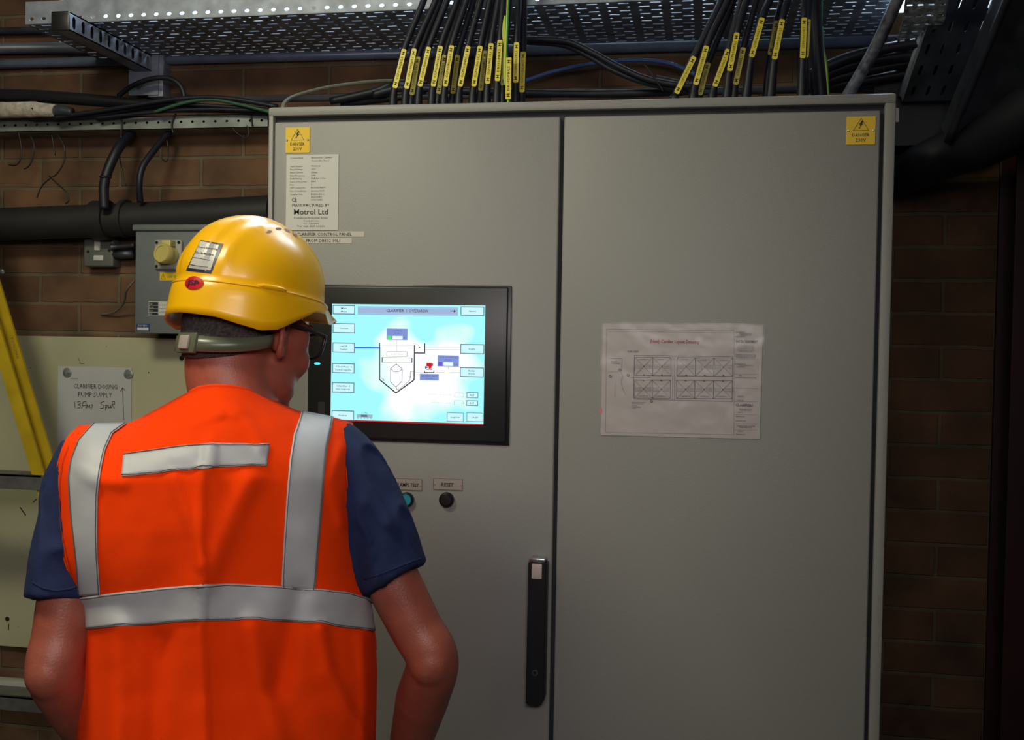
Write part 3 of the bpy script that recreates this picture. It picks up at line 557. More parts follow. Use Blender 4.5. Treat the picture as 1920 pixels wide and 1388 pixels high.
# fused spur
sp = thing('fused_spur', 'small grey switched socket box screwed on the brick wall under the black pipe', 'switch', P(184, 500, .50))
a, c = P(156, 500, .478), P(212, 447, .478); b = MB(); b.rbox((a.x, .478, a.z), (c.x, WY-.001, c.z), .005, 3); b.build('back_box', mat('grey_metal', (.13, .14, .125), .5, .1), sp, smooth=True)
def small(par, nm, x0, y0, x1, y1, Y, d, m, r=.002):
    a, c = P(x0, y1, Y), P(x1, y0, Y); b = MB(); b.rbox((a.x, Y-d, a.z), (c.x, Y+.001, c.z), r); return b.build(nm, m, par, smooth=True)
small(sp, 'switch_rocker', 178, 450, 189, 470, .478, .005, M['white']); small(sp, 'fuse_holder', 176, 479, 194, 489, .478, .003, M['white'])
for x, y in ((165, 472), (205, 470)): q = P(x, y, .478); b = MB(); b.lathe(q, (0,-1,0), [(.004, -.001), (.004, .0006)], 10); b.build('screw', M['hole'], sp)
b = MB(); b.tube(pxpath([(210, 464), (222, 463), (252, 460)], .47), [.010, .005, .006], n=10); b.tube(pxpath([(214, 478), (250, 476)], .49), .012, n=10); b.build('cable_gland', M['dsteel'], sp, smooth='all')
# distribution box
db = thing('distribution_box', 'grey metal enclosure with a yellow round socket on the wall behind the hard hat', 'electrical box', P(330, 625, .5))
Yf = .40; a, c = P(252, 625, Yf), P(425, 432, Yf); lz = P(300, 421, Yf-.008).z
b = MB(); b.rbox((a.x, Yf, a.z), (c.x, WY-.001, lz-.002), .004, 2); b.rbox((a.x-.004, Yf-.008, c.z-.001), (c.x+.004, WY-.002, lz), .003, 2)
bx = b.build('enclosure_body', M['greybox'], db, smooth=True)
b = MB(); q = P(318, 478, Yf); hw_ = .036; b.rbox((q.x-hw_, Yf-.010, q.z-hw_), (q.x+hw_, Yf, q.z+hw_), .005, 3)
so = b.build('socket_plate', mat('socket_grey', (.38, .38, .35), .5), db, smooth=True)
for dx, dz in ((1, 1), (-1, -1), (1, -1), (-1, 1)): b = MB(); b.lathe((q.x+dx*.029, Yf-.010, q.z+dz*.029), (0,-1,0), [(.004, -.001), (.004, .0006)], 10); b.build('screw', M['hole'], so)
b = MB(); q2 = P(305, 476, Yf-.04); ax_ = Vector((-.25, -1, .12))
b.lathe(Vector((q2.x+.006, Yf-.008, q2.z-.002)), ax_, [(.022, 0), (.022, .018), (.0245, .020), (.0245, .034), (.022, .037), (.017, .037), (.017, .035)], 32)
b.rbox((q2.x-.006, Yf-.036, q2.z+.018), (q2.x+.018, Yf-.008, q2.z+.034), .003)
b.build('socket_cap', mat('pale_yellow', (.62, .52, .16), .4), so, smooth=True)
def plate(par, nm, x0, y0, x1, y1, Y, mats, fn, dx=.0012):
    a, c = P(x0, y1, Y), P(x1, y0, Y); b = MB(); b.box((a.x, Y-dx, a.z), (c.x, Y, c.z), 0); s = Sheet(b, (a.x, Y-dx, a.z)); fn(s, c.x-a.x, c.z-a.z); return b.build(nm, mats, par)
def f1(s, W_, H_):
    s.line([(.009, H_*.85), (.003, H_*.15), (.015, H_*.15), (.009, H_*.85)], .0008, 1); s.rect(.0085, H_*.3, .0095, H_*.6, 1, 2); s.text('110V ONLY', .019, H_*.3, .007, 1, align='l', width=.040)
plate(db, 'warning_label', 300, 511, 348, 526, Yf, [M['yellow'], M['ink']], f1)
def f2(s, W_, H_):
    for i, t_ in enumerate(('Type', 'Rating', 'Serial', 'kVA')): z = H_*(.78-.24*i); s.rect(.001, z-.0012, W_*.27, z+H_*.17, 1, 1); s.text(t_, .002, z+.0005, .0032, 0, k=3, align='l'); s.line([(W_*.29, z-.001), (W_*.97, z-.001)], .0005, 1)
    s.line([(W_*.28, 0), (W_*.28, H_)], .0006, 1); s.text('10', W_*.55, H_*.8, .004, 1)
plate(db, 'rating_plate', 279, 566, 345, 592, Yf, [M['white'], M['ink']], f2)
def f3(s, W_, H_): s.rect(W_*.08, H_*.12, W_*.92, H_*.48, 1, 1); s.text('TESTED', W_/2, H_*.62, .004, 1, width=W_*.7)
plate(db, 'test_label', 256, 607, 281, 621, Yf, [mat('blue_label', (.03, .05, .20), .5), M['white']], f3)
run('cable', 'loose thin wire curving from the grey enclosure to a hole in the bricks', 'cable', [(252, 526, .43), (243, 536, .42), (236, 548, .43), (232, 568, .47), (215, 585, .50), (190, 590, .515)], .0028, M['wood'] if False else mat('grey_wire', (.14, .12, .10), .6), n=6)

# ================================================================ PAINTED BOARD, NOTICE
a, c = P(-260, 1193, .50), P(506, 638, .50); bd = thing('backing_board', 'cream painted board fixed on the brick wall behind the worker', 'board', ((a.x+c.x)/2, .5, a.z))
b = MB(); b.rbox((a.x, .502, a.z), (c.x, WY-.0005, c.z), .0015, 1); b.build('board_panel', M['board'], bd)
def bdisc(x, y, r, ry=None):
    q = P(x, y, .502); n = 12; b = MB(); b.add([(q.x+r*math.cos(2*PI*i/n), .5012, q.z+(ry or r)*math.sin(2*PI*i/n)) for i in range(n)], [tuple(range(n))]); b.build('screw_hole', M['hole'], bd, normals=False)
for x, y, r in ((341, 672, .0065), (279, 699, .0018), (14, 1161, .0065), (58, 690, .0015), (15, 700, .0018), (35, 1176, .001), (42, 1044, .001), (200, 650, .001), (452, 700, .002)): bdisc(x, y, r)
def dash(pts, t=.0022):
    b = MB(); s = Sheet(b, (0, .5013, 0), lay=.0001); s.line([(P(x, y, .5013).x, P(x, y, .5013).z) for x, y in pts], t, 0); b.build('scratch', M['hole'], bd, normals=False)
dash([(38, 952), (48, 966)], .0030); dash([(53, 714), (56, 728)]); dash([(147, 672), (151, 682), (158, 682)], .001); dash([(17, 1170), (16, 1182)], .002); dash([(62, 942), (68, 936)], .002); dash([(14, 697), (12, 706)], .0015)
pn = thing('paper_notice', 'white notice reading CLARIFIER DOSING PUMP SUPPLY pinned to the cream board', 'notice', P(175, 900, .5))
b = MB(); a, c = P(107, 880, .498), P(246, 690, .498); s = Sheet(b, (0, .499, 0), lay=.0002); b.box((a.x, .4995, a.z), (c.x, .5005, c.z), 0)
def N_(x, y): q = P(x, y, .499); return q.x, q.z
def NT(t_, x0, x1, y, h, k=2): l = N_(x0, y); r = N_(x1, y); s.text(t_, (l[0]+r[0])/2, (l[1]+r[1])/2, h, 1, width=r[0]-l[0])
NT('CLARIFIER DOSING', 138, 220, 729, .0118); NT('PUMP SUPPLY', 147, 210, 744.5, .0118)
def HW(strokes): 
    for st in strokes: s.line([N_(x, y) for x, y in st], .0015, 1)
HW([[(140, 753), (141, 765)], [(145, 754), (150, 753), (151, 757), (147, 759), (151, 761), (150, 765), (145, 765)], [(153, 766), (156, 754), (161, 753), (162, 760), (161, 766)], [(154, 761), (162, 760)], [(163, 765), (164, 759), (166, 764), (168, 759), (169, 765)], [(171, 770), (171, 759), (174, 759), (174, 763), (171, 764)],
    [(196, 753), (189, 755), (190, 759), (195, 760), (194, 765), (188, 766)], [(198, 770), (198, 760), (201, 760), (201, 764), (198, 765)], [(203, 760), (204, 765), (206, 765), (207, 760), (208, 765)], [(209, 765), (211, 753), (215, 753), (215, 758), (210, 759), (215, 766)],
    [(232, 788), (230, 728)], [(226, 734), (230, 727), (235, 733)]])
s.rect(*N_(132, 711), *N_(147, 709), 2, 1)
b.build('notice_sheet', [M['paper'], mat('pen_ink', (.04, .04, .045), .6), mat('faint_print', (.35, .35, .34), .6)], pn)
for x, y in ((122.5, 699), (237.5, 702)):
    q = P(x, y, .49); b = MB(); b.lathe((q.x, .4995, q.z), (0,-1,0), [(.0125, 0), (.0125, .0018), (.011, .0026), (.004, .0026), (.0035, .0036), (.001, .0036)], 24); b.build('washer', mat('zinc_washer', (.30, .31, .29), .45, .5, noise_amt=.3, nscale=150), pn, smooth=True)
# pale trunking low on the wall
tk = P(0, 1286, .49); b = MB(); b.rbox((-1.9, .485, tk.z-.013), (-.02, WY-.001, tk.z+.015), .003, 2); tag(b.build('trunking', mat('pale_trunking', (.5, .5, .45), .5), smooth=True), 'pale horizontal trunking on the brick wall below the cream board', 'trunking')

# ================================================================ STEP LADDER
ld = thing('ladder', 'yellow ladder with grey aluminium cross brace standing in front of the cream board', 'ladder', (-1.0, .25, 0))
YL = .24
def stile(tx, ty, tz, bx, by_, bz_, inner):
    b = MB(); p0 = Vector((bx, by_, bz_)); p1 = Vector((tx, ty, tz)); d = (p1-p0).normalized(); e = Vector((0, 1, 0)); g = d.cross(e).normalized(); e = g.cross(d).normalized()
    W_, Dp, th = .030, .055, .006
    prof = [(-W_/2, -Dp/2), (W_/2, -Dp/2), (W_/2, -Dp/2+th), (-W_/2+th, -Dp/2+th), (-W_/2+th, Dp/2-th), (W_/2, Dp/2-th), (W_/2, Dp/2), (-W_/2, Dp/2)]
    prof = [(a_*inner, c_) for a_, c_ in prof]; n = len(prof)
    b.add([p+g*a_+e*c_ for p in (p0, p1) for a_, c_ in prof], [(i, (i+1) % n, n+(i+1) % n, n+i) for i in range(n)]+[tuple(range(n)), tuple(range(n, 2*n))[::-1]])
    return b
t0, t1 = P(-14, 560, YL+.0), P(88, 900, YL)
sl = (t1.x-t0.x)/(t1.z-t0.z)
zt_, zb_ = 2.05, 0.03
xt, xb = t1.x+sl*(zt_-t1.z), t1.x+sl*(zb_-t1.z)
w_ = stile(xt, YL, zt_, xb, YL, zb_, -1).build('stile', M['ladder'], ld)
xm = t1.x-.34
stile(2*xm-xt+.0, YL, zt_, 2*xm-xb, YL, zb_, 1).build('stile', M['ladder'], ld)
zb1 = P(50, 903, YL-.03).z
for k_, nm in ((0, 'cross_brace'), (-1, 'tread'), (-2, 'tread')):
    z = zb1+k_*.52; xr = t1.x+sl*(z-t1.z); b = MB(); b.rbox((2*xm-xr-.01, YL-.034, z-.019), (xr+.012, YL-.029, z+.016), .001); b.rbox((2*xm-xr-.01, YL-.034, z+.010), (xr+.008, YL+.03, z+.016), .001)
    b.build(nm, M['alu'], ld)
for x in (xb, 2*xm-xb): b = MB(); b.rbox((x-.022, YL-.04, 0), (x+.022, YL+.04, .045), .006); b.build('rubber_foot', M['black'], ld)
q = P(8, 509, YL-.03); 
for (x, y) in ((4, 509),): q = P(x, y, YL-.028); b = MB(); b.lathe(q, (0,-1,0), [(.0055, -.002), (.005, .002), (.002, .003)], 12); b.build('rivet', M['stainless'], ld)
# stamped word running down the stile
b = MB(); d = Vector((sl, 0, 1)).normalized(); q = P(22, 632, YL-.0279); s = Sheet(b, q, u=-d, v=Vector((d.z, 0, -d.x)), n=(0, -1, 0)); s.text('YOUNGMAN', 0, -.004, .0075, 0, align='l', width=.052)
b.build('stamped_word', mat('worn_ink', (.09, .06, .01), .7), ld)

# ================================================================ CABLES INTO THE CABINET ROOF
def cable(i, label, m0, m1, top, Y, code, group, thick=.0068, base=.0095, mk='mk', wv=11):
    """m0, m1 = lower and upper end of the yellow marker in the photo"""
    dx, dy = m1[0]-m0[0], m1[1]-m0[1]
    k_ = (192-m0[1])/(-dy); bx = m0[0]-dx*k_*.75
    base_p = P(bx, 205, Y); base_p.z = T+.001
    pm, pn_ = P(*m0, Y), P(*m1, Y); pt = P(top, -6, Y+.015)
    dirn = (pt-pn_); p3 = pt+Vector((dirn.x*.8, .006, dirn.z)); p35 = p3+Vector((dirn.x*.6+.01, .01, max(.2, dirn.z*1.5))); p4 = Vector((p35.x+.03, Y+.03, CH-.001))
    b = MB(); b.tube([base_p, base_p+Vector(((pm.x-base_p.x)*.5, 0, .03)), pm, pn_, pt, p3, p35, p4], [thick*1.35, thick*1.3, thick, thick, thick, thick, thick, thick], n=10, sub=5)
    o = tag(b.build('power_cable', M['cable'], smooth='all'), label, 'cable', group)
    b = MB(); b.lathe(base_p+Vector((0, 0, -.0005)), (0, 0, 1), [(base*1.35, 0), (base*1.35, .010), (base*1.15, .011), (base*1.1, .022)], 12); b.build('cable_gland', M['black'], o, smooth=True)
    Ym = Y-thick-.0018; a, c = P(*m0, Ym), P(*m1, Ym); d = (c-a); L = d.length; d.normalize(); vv = Vector((-d.z, 0, d.x)); W_ = wv/1040
    b = MB(); nrm = Vector((0, -1, 0)); o_ = a-vv*W_/2
    s = Sheet(b, o_, u=d, v=vv, n=nrm, lay=.0002)
    r = .002; ring = [(r, 0), (L-r, 0), (L, r), (L, W_-r), (L-r, W_), (r, W_), (0, W_-r), (0, r)]
    n = 8; b.add([s.p(x, y, 0) for x, y in ring]+[s.p(x, y, -6) for x, y in ring], [tuple(range(8)), tuple(range(8, 16))[::-1]]+[(j, (j+1) % 8, 8+(j+1) % 8, 8+j) for j in range(8)], 0)
    for e0 in (.006, L-.012):
        s.rect(e0, W_*.22, e0+.0016, W_*.78, 1, 2); s.rect(e0+.0044, W_*.22, e0+.006, W_*.78, 1, 2); s.rect(e0, W_*.42, e0+.006, W_*.58, 1, 2)
    s.text(code, L/2, W_*.5-.0021, .0042, 1, width=L-.036, bold=.008)
    b.build('cable_marker', [M[mk], M['ink']], o, normals=False)
    return o
LB = [((740, 165), (758, 92), 797, .12, 'CCP01/IN25/L1'), ((762, 166), (777, 91), 820, .115, 'CCP01/IN26/L1'), ((787, 162), (804, 88), 841, .12, 'CCP01/IN30/L1'), ((812, 162), (826, 86), 860, .115, 'CCP01/IN18/L1'),
      ((834.5, 162), (847, 85), 877, .12, 'CCP01/IN22/L1'), ((862.5, 162), (878, 86), 903, .115, 'CCP01/IN9/L1'), ((888, 162), (900.5, 86), 920, .12, 'CCP01/IN11/L1'), ((914, 157), (921, 81), 936, .125, 'CCP01/IN21/L1'),
      ((932.5, 152), (937.5, 75), 944, .105, 'DB102/PB/L2'), ((966.7, 155), (968.3, 79), 973, .115, 'CCP01/IN23/L1'), ((978.5, 173), (981, 97), 983, .135, 'CCP01/IN24/L1')]
nth = ['leftmost', 'second', 'third', 'fourth', 'fifth', 'sixth', 'seventh', 'eighth', 'ninth', 'tenth', 'eleventh']
for i, (m0, m1, tp, Y, code) in enumerate(LB):
    lab = 'leftmost black cable with yellow marker in the left bunch above the cabinet' if i == 0 else ('rightmost black cable with yellow marker in the left bunch above the cabinet' if i == len(LB)-1 else nth[i]+' front cable from the left in the left bunch, yellow marker')
    cable(i, lab, m0, m1, tp, Y, code, 'marked cables rising from the cabinet, left bunch')
LB2 = [((772, 178), (784, 106), 828, 'behind front cables two and three'), ((822, 176), (834, 103), 868, 'behind front cables four and five'), ((849, 176), (858, 103), 890, 'behind front cables five and six'), ((901, 170), (910, 95), 928, 'behind front cables seven and eight'), ((943, 160), (946, 98), 956, 'behind the green and yellow earth wire')]
for i, (m0, m1, tp, lab) in enumerate(LB2): cable(i, 'cable with half hidden marker in the left bunch, '+lab, m0, m1, tp, .155, 'CCP01/IN'+str(31+i)+'/L1', 'marked cables rising from the cabinet, left bunch', mk='mkd')
RB = [((1268, 175), (1302, 106), 1356, .12, 'CCP01/010/L1'), ((1304, 159), (1325, 86), 1368, .115, 'CCP01/008/L1'), ((1340, 162), (1366, 92), 1392, .13, 'CCP01/006/L1'), ((1368, 133), (1382, 61), 1402, .11, 'CCP01/005/L1'),
      ((1409, 107), (1429.5, 33), 1446, .12, 'CCP01/003/L1'), ((1452, 111), (1467, 36), 1479, .115, 'CCP01/ICO/L1'), ((1505, 109), (1508, 33), 1509, .115, 'CCP01/ICO/L2')]
for i, (m0, m1, tp, Y, code) in enumerate(RB):
    lab = 'leftmost black cable with yellow marker in the right bunch above the cabinet' if i == 0 else ('rightmost black cable with yellow marker in the right bunch above the cabinet' if i == len(RB)-1 else nth[i]+' front cable from the left in the right bunch, yellow marker')
    cable(i, lab, m0, m1, tp, Y, code, 'marked cables rising from the cabinet, right bunch', thick=.0075, base=.012)
for i, (m0, m1, tp, lab) in enumerate((((1312, 178), (1328, 117), 1378, 'behind the second front cable'), ((1379, 159), (1394, 89), 1420, 'behind the fourth front cable'), ((1444, 103), (1457, 39), 1468, 'behind the sixth front cable'), ((1511, 108), (1515, 36), 1521, 'behind the rightmost front cable'))):
    cable(i, 'cable with dim marker in the right bunch, '+lab, m0, m1, tp, .155, 'CCP01/00'+str(i+1)+'/L1', 'marked cables rising from the cabinet, right bunch', mk='mkd')
# earth wires
def stripe(name, label, pts, Y, marker=None):
    w2 = pxpath(pts, Y); w2[0].z = T+.001; w2.append(Vector((w2[-1].x+.03, Y+.05, CH-.001)))
    b = MB(); b.tube(w2, .0030, n=8)
    o = tag(b.build('earth_wire', mat('earth_green', (.06, .42, .16), .4), smooth='all'), label, 'wire')
    b = MB(); b.tube([p+Vector((-.0006, -.0018, 0)) for p in w2], .0016, n=6); b.build('yellow_stripe', mat('earth_yellow', (.75, .70, .05), .4), o, smooth='all')
    return o
e1 = stripe('earth_wire', 'green and yellow earth wire in front of the left cable bunch', [(953, 205), (953, 150), (950, 105), (944, 65), (947, 30), (953, -10)], .095)
a, c = P(952.6, 186, .089), P(951.8, 108, .089); b = MB(); s = Sheet(b, a+Vector((.0055, 0, 0)), u=(0, 0, 1), v=(-1, 0, 0)); L = c.z-a.z; s.mb.box((a.x-.0055, .089, a.z), (a.x+.0055, .0902, c.z), 0)
for e0 in (.005, L-.011): s.rect(e0, .002, e0+.0015, .009, 1, 2); s.rect(e0+.0045, .002, e0+.006, .009, 1, 2); s.rect(e0, .0047, e0+.006, .0063, 1, 2)
s.text('DB102/PB/L2', L/2, .0035, .0042, 1, width=L-.034, bold=.008); b.build('cable_marker', [M['mk'], M['ink']], e1)
stripe('earth_wire', 'green and yellow earth wire right of the right cable bunch', [(1556, 200), (1550, 130), (1543, 90), (1542, 50), (1541, -10)], .25)
# grey trunk cable and others between tray and cabinet
run('cable', 'wide black trunk cable rising at the right end of the right bunch', 'cable', [(1540, 185, .2), (1534, 120, .2), (1530, 60, .2), (1528, -10, .2), (1530, -300, .22)], .013, M['cable'])
run('cable', 'thin olive cable arching from the cabinet top at its left end', 'cable', [(530, 203, .10), (536, 190, .12), (560, 178, .18), (620, 163, .26), (700, 153, .34), (760, 152, .40)], .0042, mat('olive_sheath', (.20, .20, .14), .5))
for k_, (pts, lab) in enumerate((([(985, 73), (1060, 77), (1110, 98), (1160, 125), (1220, 150), (1300, 163)], 'uppermost of the black cables arching between the two bunches'), ([(985, 79), (1055, 84), (1105, 106), (1150, 132), (1210, 155), (1290, 172)], 'middle one of the black cables arching between the two bunches'), ([(985, 74), (1050, 80), (1120, 108), (1180, 138), (1250, 160), (1300, 172)], 'lowest of the black cables arching between the two bunches'))):
    run('cable', lab, 'cable', pts, .0065, M['cable'], .27+.02*k_, n=10)
run('cable', 'thin black cable along the arch of the crossing cables', 'cable', [(1230, 146), (1300, 160), (1340, 164)], .006, M['cable'], .33)
run('cable', 'blue cable arching along the wall between the two bunches', 'cable', [(985, 152), (1040, 134), (1110, 120), (1180, 113), (1240, 116), (1280, 128), (1320, 150)], .0048, mat('blue_sheath', (.04, .10, .32), .45), .46)
run('cable_tie', 'upright tie tail crossing the arching cables', 'cable tie', [(1208, 122), (1215, 130), (1240, 165), (1242, 171)], .0018, M['black'], .26, n=5)
for k_, (pts, lab) in enumerate((([(700, 178), (760, 165), (900, 172), (1100, 176), (1280, 172)], 'black conduit cable lying low behind the left bunch'), ([(620, 190), (700, 172), (740, 158), (800, 160)], 'dark cable rising behind the left edge of the left bunch'), ([(640, 195), (720, 186), (800, 176)], 'lower dark cable near the left edge of the left bunch'))):
    run('cable', lab, 'cable', pts, .009, M['cable'], .36+.03*k_)
for k_, (y0, y1, y2, lab) in enumerate(((140, 100, 84, 'uppermost'), (152, 116, 104, 'second'), (164, 134, 118, 'third'), (172, 152, 138, 'lowest'))):
    run('cable', lab+' black cable curving from the right bunch toward the dark trays', 'cable', [(1520, y0), (1570, (y0+y1)/2-4), (1620, y1), (1700, y2), (1760, y2-6)], .0115, M['cable'], .30+.025*k_)
# ================================================================ DARK TRAYS AT UPPER RIGHT
def incl(px0, py0, Y0, px1, py1):
    """a straight run in the plane x = const seen through two pixels; gives both end points"""
    p0 = P(px0, py0, Y0); lo, hi = -1.6, Y0
    for _ in range(60):
        mid = (lo+hi)/2; q = P(px1, py1, mid)
        if q.x < p0.x: hi = mid
        else: lo = mid
    return p0, P(px1, py1, (lo+hi)/2)
A0, A1 = P(1692, 190, .36), P(1757, -4, .20)
rs = thing('cable_tray', 'dark perforated tray rising from the cabinet corner with a bright dotted edge', 'cable tray', A0)
dv = (A1-A0); A2 = A1+dv*1.5; W3 = .12
up3 = Vector((1, 0, 0)).cross(dv).normalized()
if up3.y < 0: up3 = -up3
up3 = -up3
b = MB(); L = (A2-A0).length; d3 = dv.normalized(); n = int(L/.0125); st = L/n
for i in range(n): slot_cell(b, A0+d3*(st*(i+.5))-up3*.012, d3, up3, st/2, .012, .0032, .0022)
b.quad(A0-up3*.024, A2-up3*.024, A2-up3*.05, A0-up3*.05)
tag(solid(b.build('side_flange', M['galv'], rs, normals=False), .0016), 'bright perforated edge')
b = MB(); nx = 4; cw = W3/nx/2; n = int(L/.045); st = L/n
for i in range(n):
    for j in range(nx): slot_cell(b, A0+d3*(st*(i+.5))+Vector((cw*(2*j+1), 0, 0)), d3, (1,0,0), st/2, cw, .012, .0035)
solid(b.build('tray_base', M['dsteel'], rs, normals=False), .0016)
b = MB(); b.quad(A0+Vector((W3, 0, 0)), A2+Vector((W3, 0, 0)), A2-up3*.05+Vector((W3, 0, 0)), A0-up3*.05+Vector((W3, 0, 0))); solid(b.build('side_flange', M['dsteel'], rs, normals=False), .0016)
b = MB(); b.tube([A0-up3*.024, A2-up3*.024], .006, n=8); tag(b.build('edge_glint', mat('edge_glint_paint', (.60, .66, .80), .35), rs, smooth='all'), 'pale edge with window light in its colour')  # added lip, its pale colour stands for window light on the tray edge
# bundle of heavy cables lying on the rising tray
for j in range(2):
    xa = A0.x+.032+j*.055; off = -up3*.026
    b = MB(); b.tube([A0+d3*.06+Vector((xa-A0.x, 0, 0))+off, A0+d3*(L*.5)+Vector((xa-A0.x, 0, 0))+off, A2+Vector((xa-A0.x, 0, 0))+off], .022, n=12)
    tag(b.build('armoured_cable', M['cable'], smooth='all'), ('left', 'right')[j]+' one of two thick armoured cables on the dark rising tray', 'cable', 'armoured cables on the dark rising tray')
# second dark tray beyond
B0, B1 = P(1775, 262, .28), P(1885, -4, .10); dB = B1-B0; B2 = B1+dB*1.2; upB = Vector((1, 0, 0)).cross(dB).normalized()
if upB.y < 0: upB = -upB
upB = -upB
t2 = thing('cable_ladder', 'dark steel tray descending at the far right above the bent duct', 'cable tray', B0)
b = MB(); Wb = .42; b.add([B0, B2, B2+Vector((Wb, 0, 0)), B0+Vector((Wb, 0, 0)), B0-upB*.06, B2-upB*.06], [(0, 1, 2, 3), (0, 1, 5, 4)]); solid(b.build('tray_base', M['dsteel'], t2, normals=False), .004)
b = MB(); b.tube([B0+upB*.012, B1+upB*.012, B2+upB*.012], .008, n=8); b.build('rim', M['galv'] if False else M['dsteel'], t2, smooth='all')
b = MB(); b.tube([B0+Vector((.16, 0, 0))+upB*.012, B2+Vector((.16, 0, 0))+upB*.012], .006, n=8); b.build('rim', M['dsteel'], t2, smooth='all')
# dark trunking on the wall behind the cabinet corner
b = MB(); q0, q1 = P(1676, 192, .40), P(1800, 272, .40)
poly = [P(*p, .40) for p in ((1640, 120), (1640, 272), (1684, 273), (1762, 270), (1830, 232), (1838, 196), (1990, 184), (1990, 60), (1700, 60))]
b.prism([(p.x, p.z) for p in poly], .40, .515); o = b.build('cable_trunking', mat('black_trunking', (.014, .014, .022), .5)); tag(o, 'black painted trunking on the wall behind the right corner of the cabinet', 'trunking')
# bent black duct
run('bent_duct', 'thick black duct bending up to the right from behind the cabinet', 'duct', [(1600, 350, .472), (1672, 338, .462), (1722, 314, .38), (1790, 285, .33), (1850, 262, .27), (1930, 216, .18), (2080, 110, .05)], [.040, .038, .046, .050, .052, .056, .06], mat('black_rubber', (.010, .010, .016), .55), n=24)
run('cable', 'thin dark wire following the upper edge of the bent duct', 'cable', [(1830, 236, .36), (1862, 225, .34), (1890, 208, .30), (1925, 180, .26)], .0035, M['cable'])
# diagonal strut
run('strut', 'dark metal strut leaning diagonally at the right above the cabinet', 'strut', [(1588, 182, .10), (1640, 92, .05), (1684, -4, .0), (1740, -130, -.07)], .0115, mat('mottled_steel', (.13, .14, .18), .45, .3, noise_amt=.7, nscale=60), n=8)
# curved mottled tray section
b = MB(); prof = [(1700, -60, .10), (1697, 0, .16), (1692, 40, .22), (1684, 66, .28), (1678, 90, .33), (1678, 120, .37), (1680, 150, .40)]
pts = [P(*p) for p in prof]
for i in range(len(pts)-1):
    L_, R1 = pts[i], pts[i+1]
    for s_ in range(2):
        a_ = L_.lerp(R1, s_/2); c_ = L_.lerp(R1, (s_+1)/2); m_ = (a_+c_)/2; e_ = (c_-a_)
        for j in range(4): slot_cell(b, m_+Vector((.010+j*.020, 0, 0)), (1,0,0), e_.normalized(), .010, e_.length/2, .006, min(.0025, e_.length*.3))
tag(solid(b.build('tray_bend', mat('mottled_galv', (.50, .54, .56), .4, .2, noise_amt=.6, nscale=70), normals=False), .0015), 'curved perforated tray bend beside the bright edged dark tray', 'cable tray')
# ================================================================ THE WORKER
YC = -.56
O_T = P(405, 1100, YC); fT = Vector((O_T.x-CAM[0], O_T.y-CAM[1], 0)).normalized(); sT = Vector((fT.y, -fT.x, 0))
def PT(px, py, d=0):
    """where a pixel meets the upright plane through the worker's spine (d = metres in front of the spine)"""
    r_ = ray(px, py); c_ = Vector(CAM); return c_+r_*(((O_T-c_).dot(fT)+d)/r_.dot(fT))
TM = Matrix(((sT.x, fT.x, 0, O_T.x), (sT.y, fT.y, 0, O_T.y), (0, 0, 1, 0), (0, 0, 0, 1))); TI_ = TM.inverted()
def interp(x, pts, key=0, val=1):
    pts = sorted(pts, key=lambda p: p[key])
    if x <= pts[0][key]: return pts[0][val]
    for p, q in zip(pts, pts[1:]):
        if x <= q[key]: t = (x-p[key])/(q[key]-p[key]+1e-9); return p[val]*(1-t)+q[val]*t
    return pts[-1][val]
def sm(x): x = max(0, min(1, x)); return x*x*(3-2*x)
man = thing('person', 'worker seen from behind in yellow hard hat, orange reflective vest and navy t-shirt', 'person', (O_T.x, O_T.y, 0))
skin = mat('skin', (.32, .082, .052), .45, noise_amt=.07, nscale=30, bump=.25, bscale=300)
nt = skin.node_tree; skin.node_tree.nodes['Principled BSDF'].inputs['Subsurface Weight'].default_value = .12
skin.node_tree.nodes['Principled BSDF'].inputs['Subsurface Radius'].default_value = (.02, .006, .003)
shirtm = mat('navy_cotton', (.005, .014, .070), .85, noise_amt=.12, nscale=60, bump=.5, bscale=900)
vestm = mat('orange_polyester', (1.0, .054, .001), .9, bump=.3, bscale=1200, spec=.1)
reflm = mat('reflective_tape', (.45, .45, .46), .4, 0, bump=.2, bscale=1500, noise_amt=.04, nscale=15)
seam = mat('seam_thread', (.12, .11, .10), .8)
def remeshed(mb, name, m, parent, vox, it=6, smooth=True, deform=None):
    o = mb.build('tmp', m); md = o.modifiers.new('r', 'REMESH'); md.mode = 'VOXEL'; md.voxel_size = vox
    m2 = o.modifiers.new('s', 'SMOOTH'); m2.factor = .5; m2.iterations = it
    dg = bpy.context.evaluated_depsgraph_get(); dg.update(); me = bpy.data.meshes.new_from_object(o.evaluated_get(dg)); old = o.data
    bpy.data.objects.remove(o); bpy.data.meshes.remove(old)
    me.name = name; me.materials.clear(); me.materials.append(m)
    if deform:
        for v in me.vertices: v.co = deform(v.co)
    me.polygons.foreach_set('use_smooth', [True]*len(me.polygons))
    o = bpy.data.objects.new(name, me); C.objects.link(o); o.parent = parent
    if parent is not None: o.matrix_parent_inverse = Matrix.Translation(-Vector(parent.location))
    return o
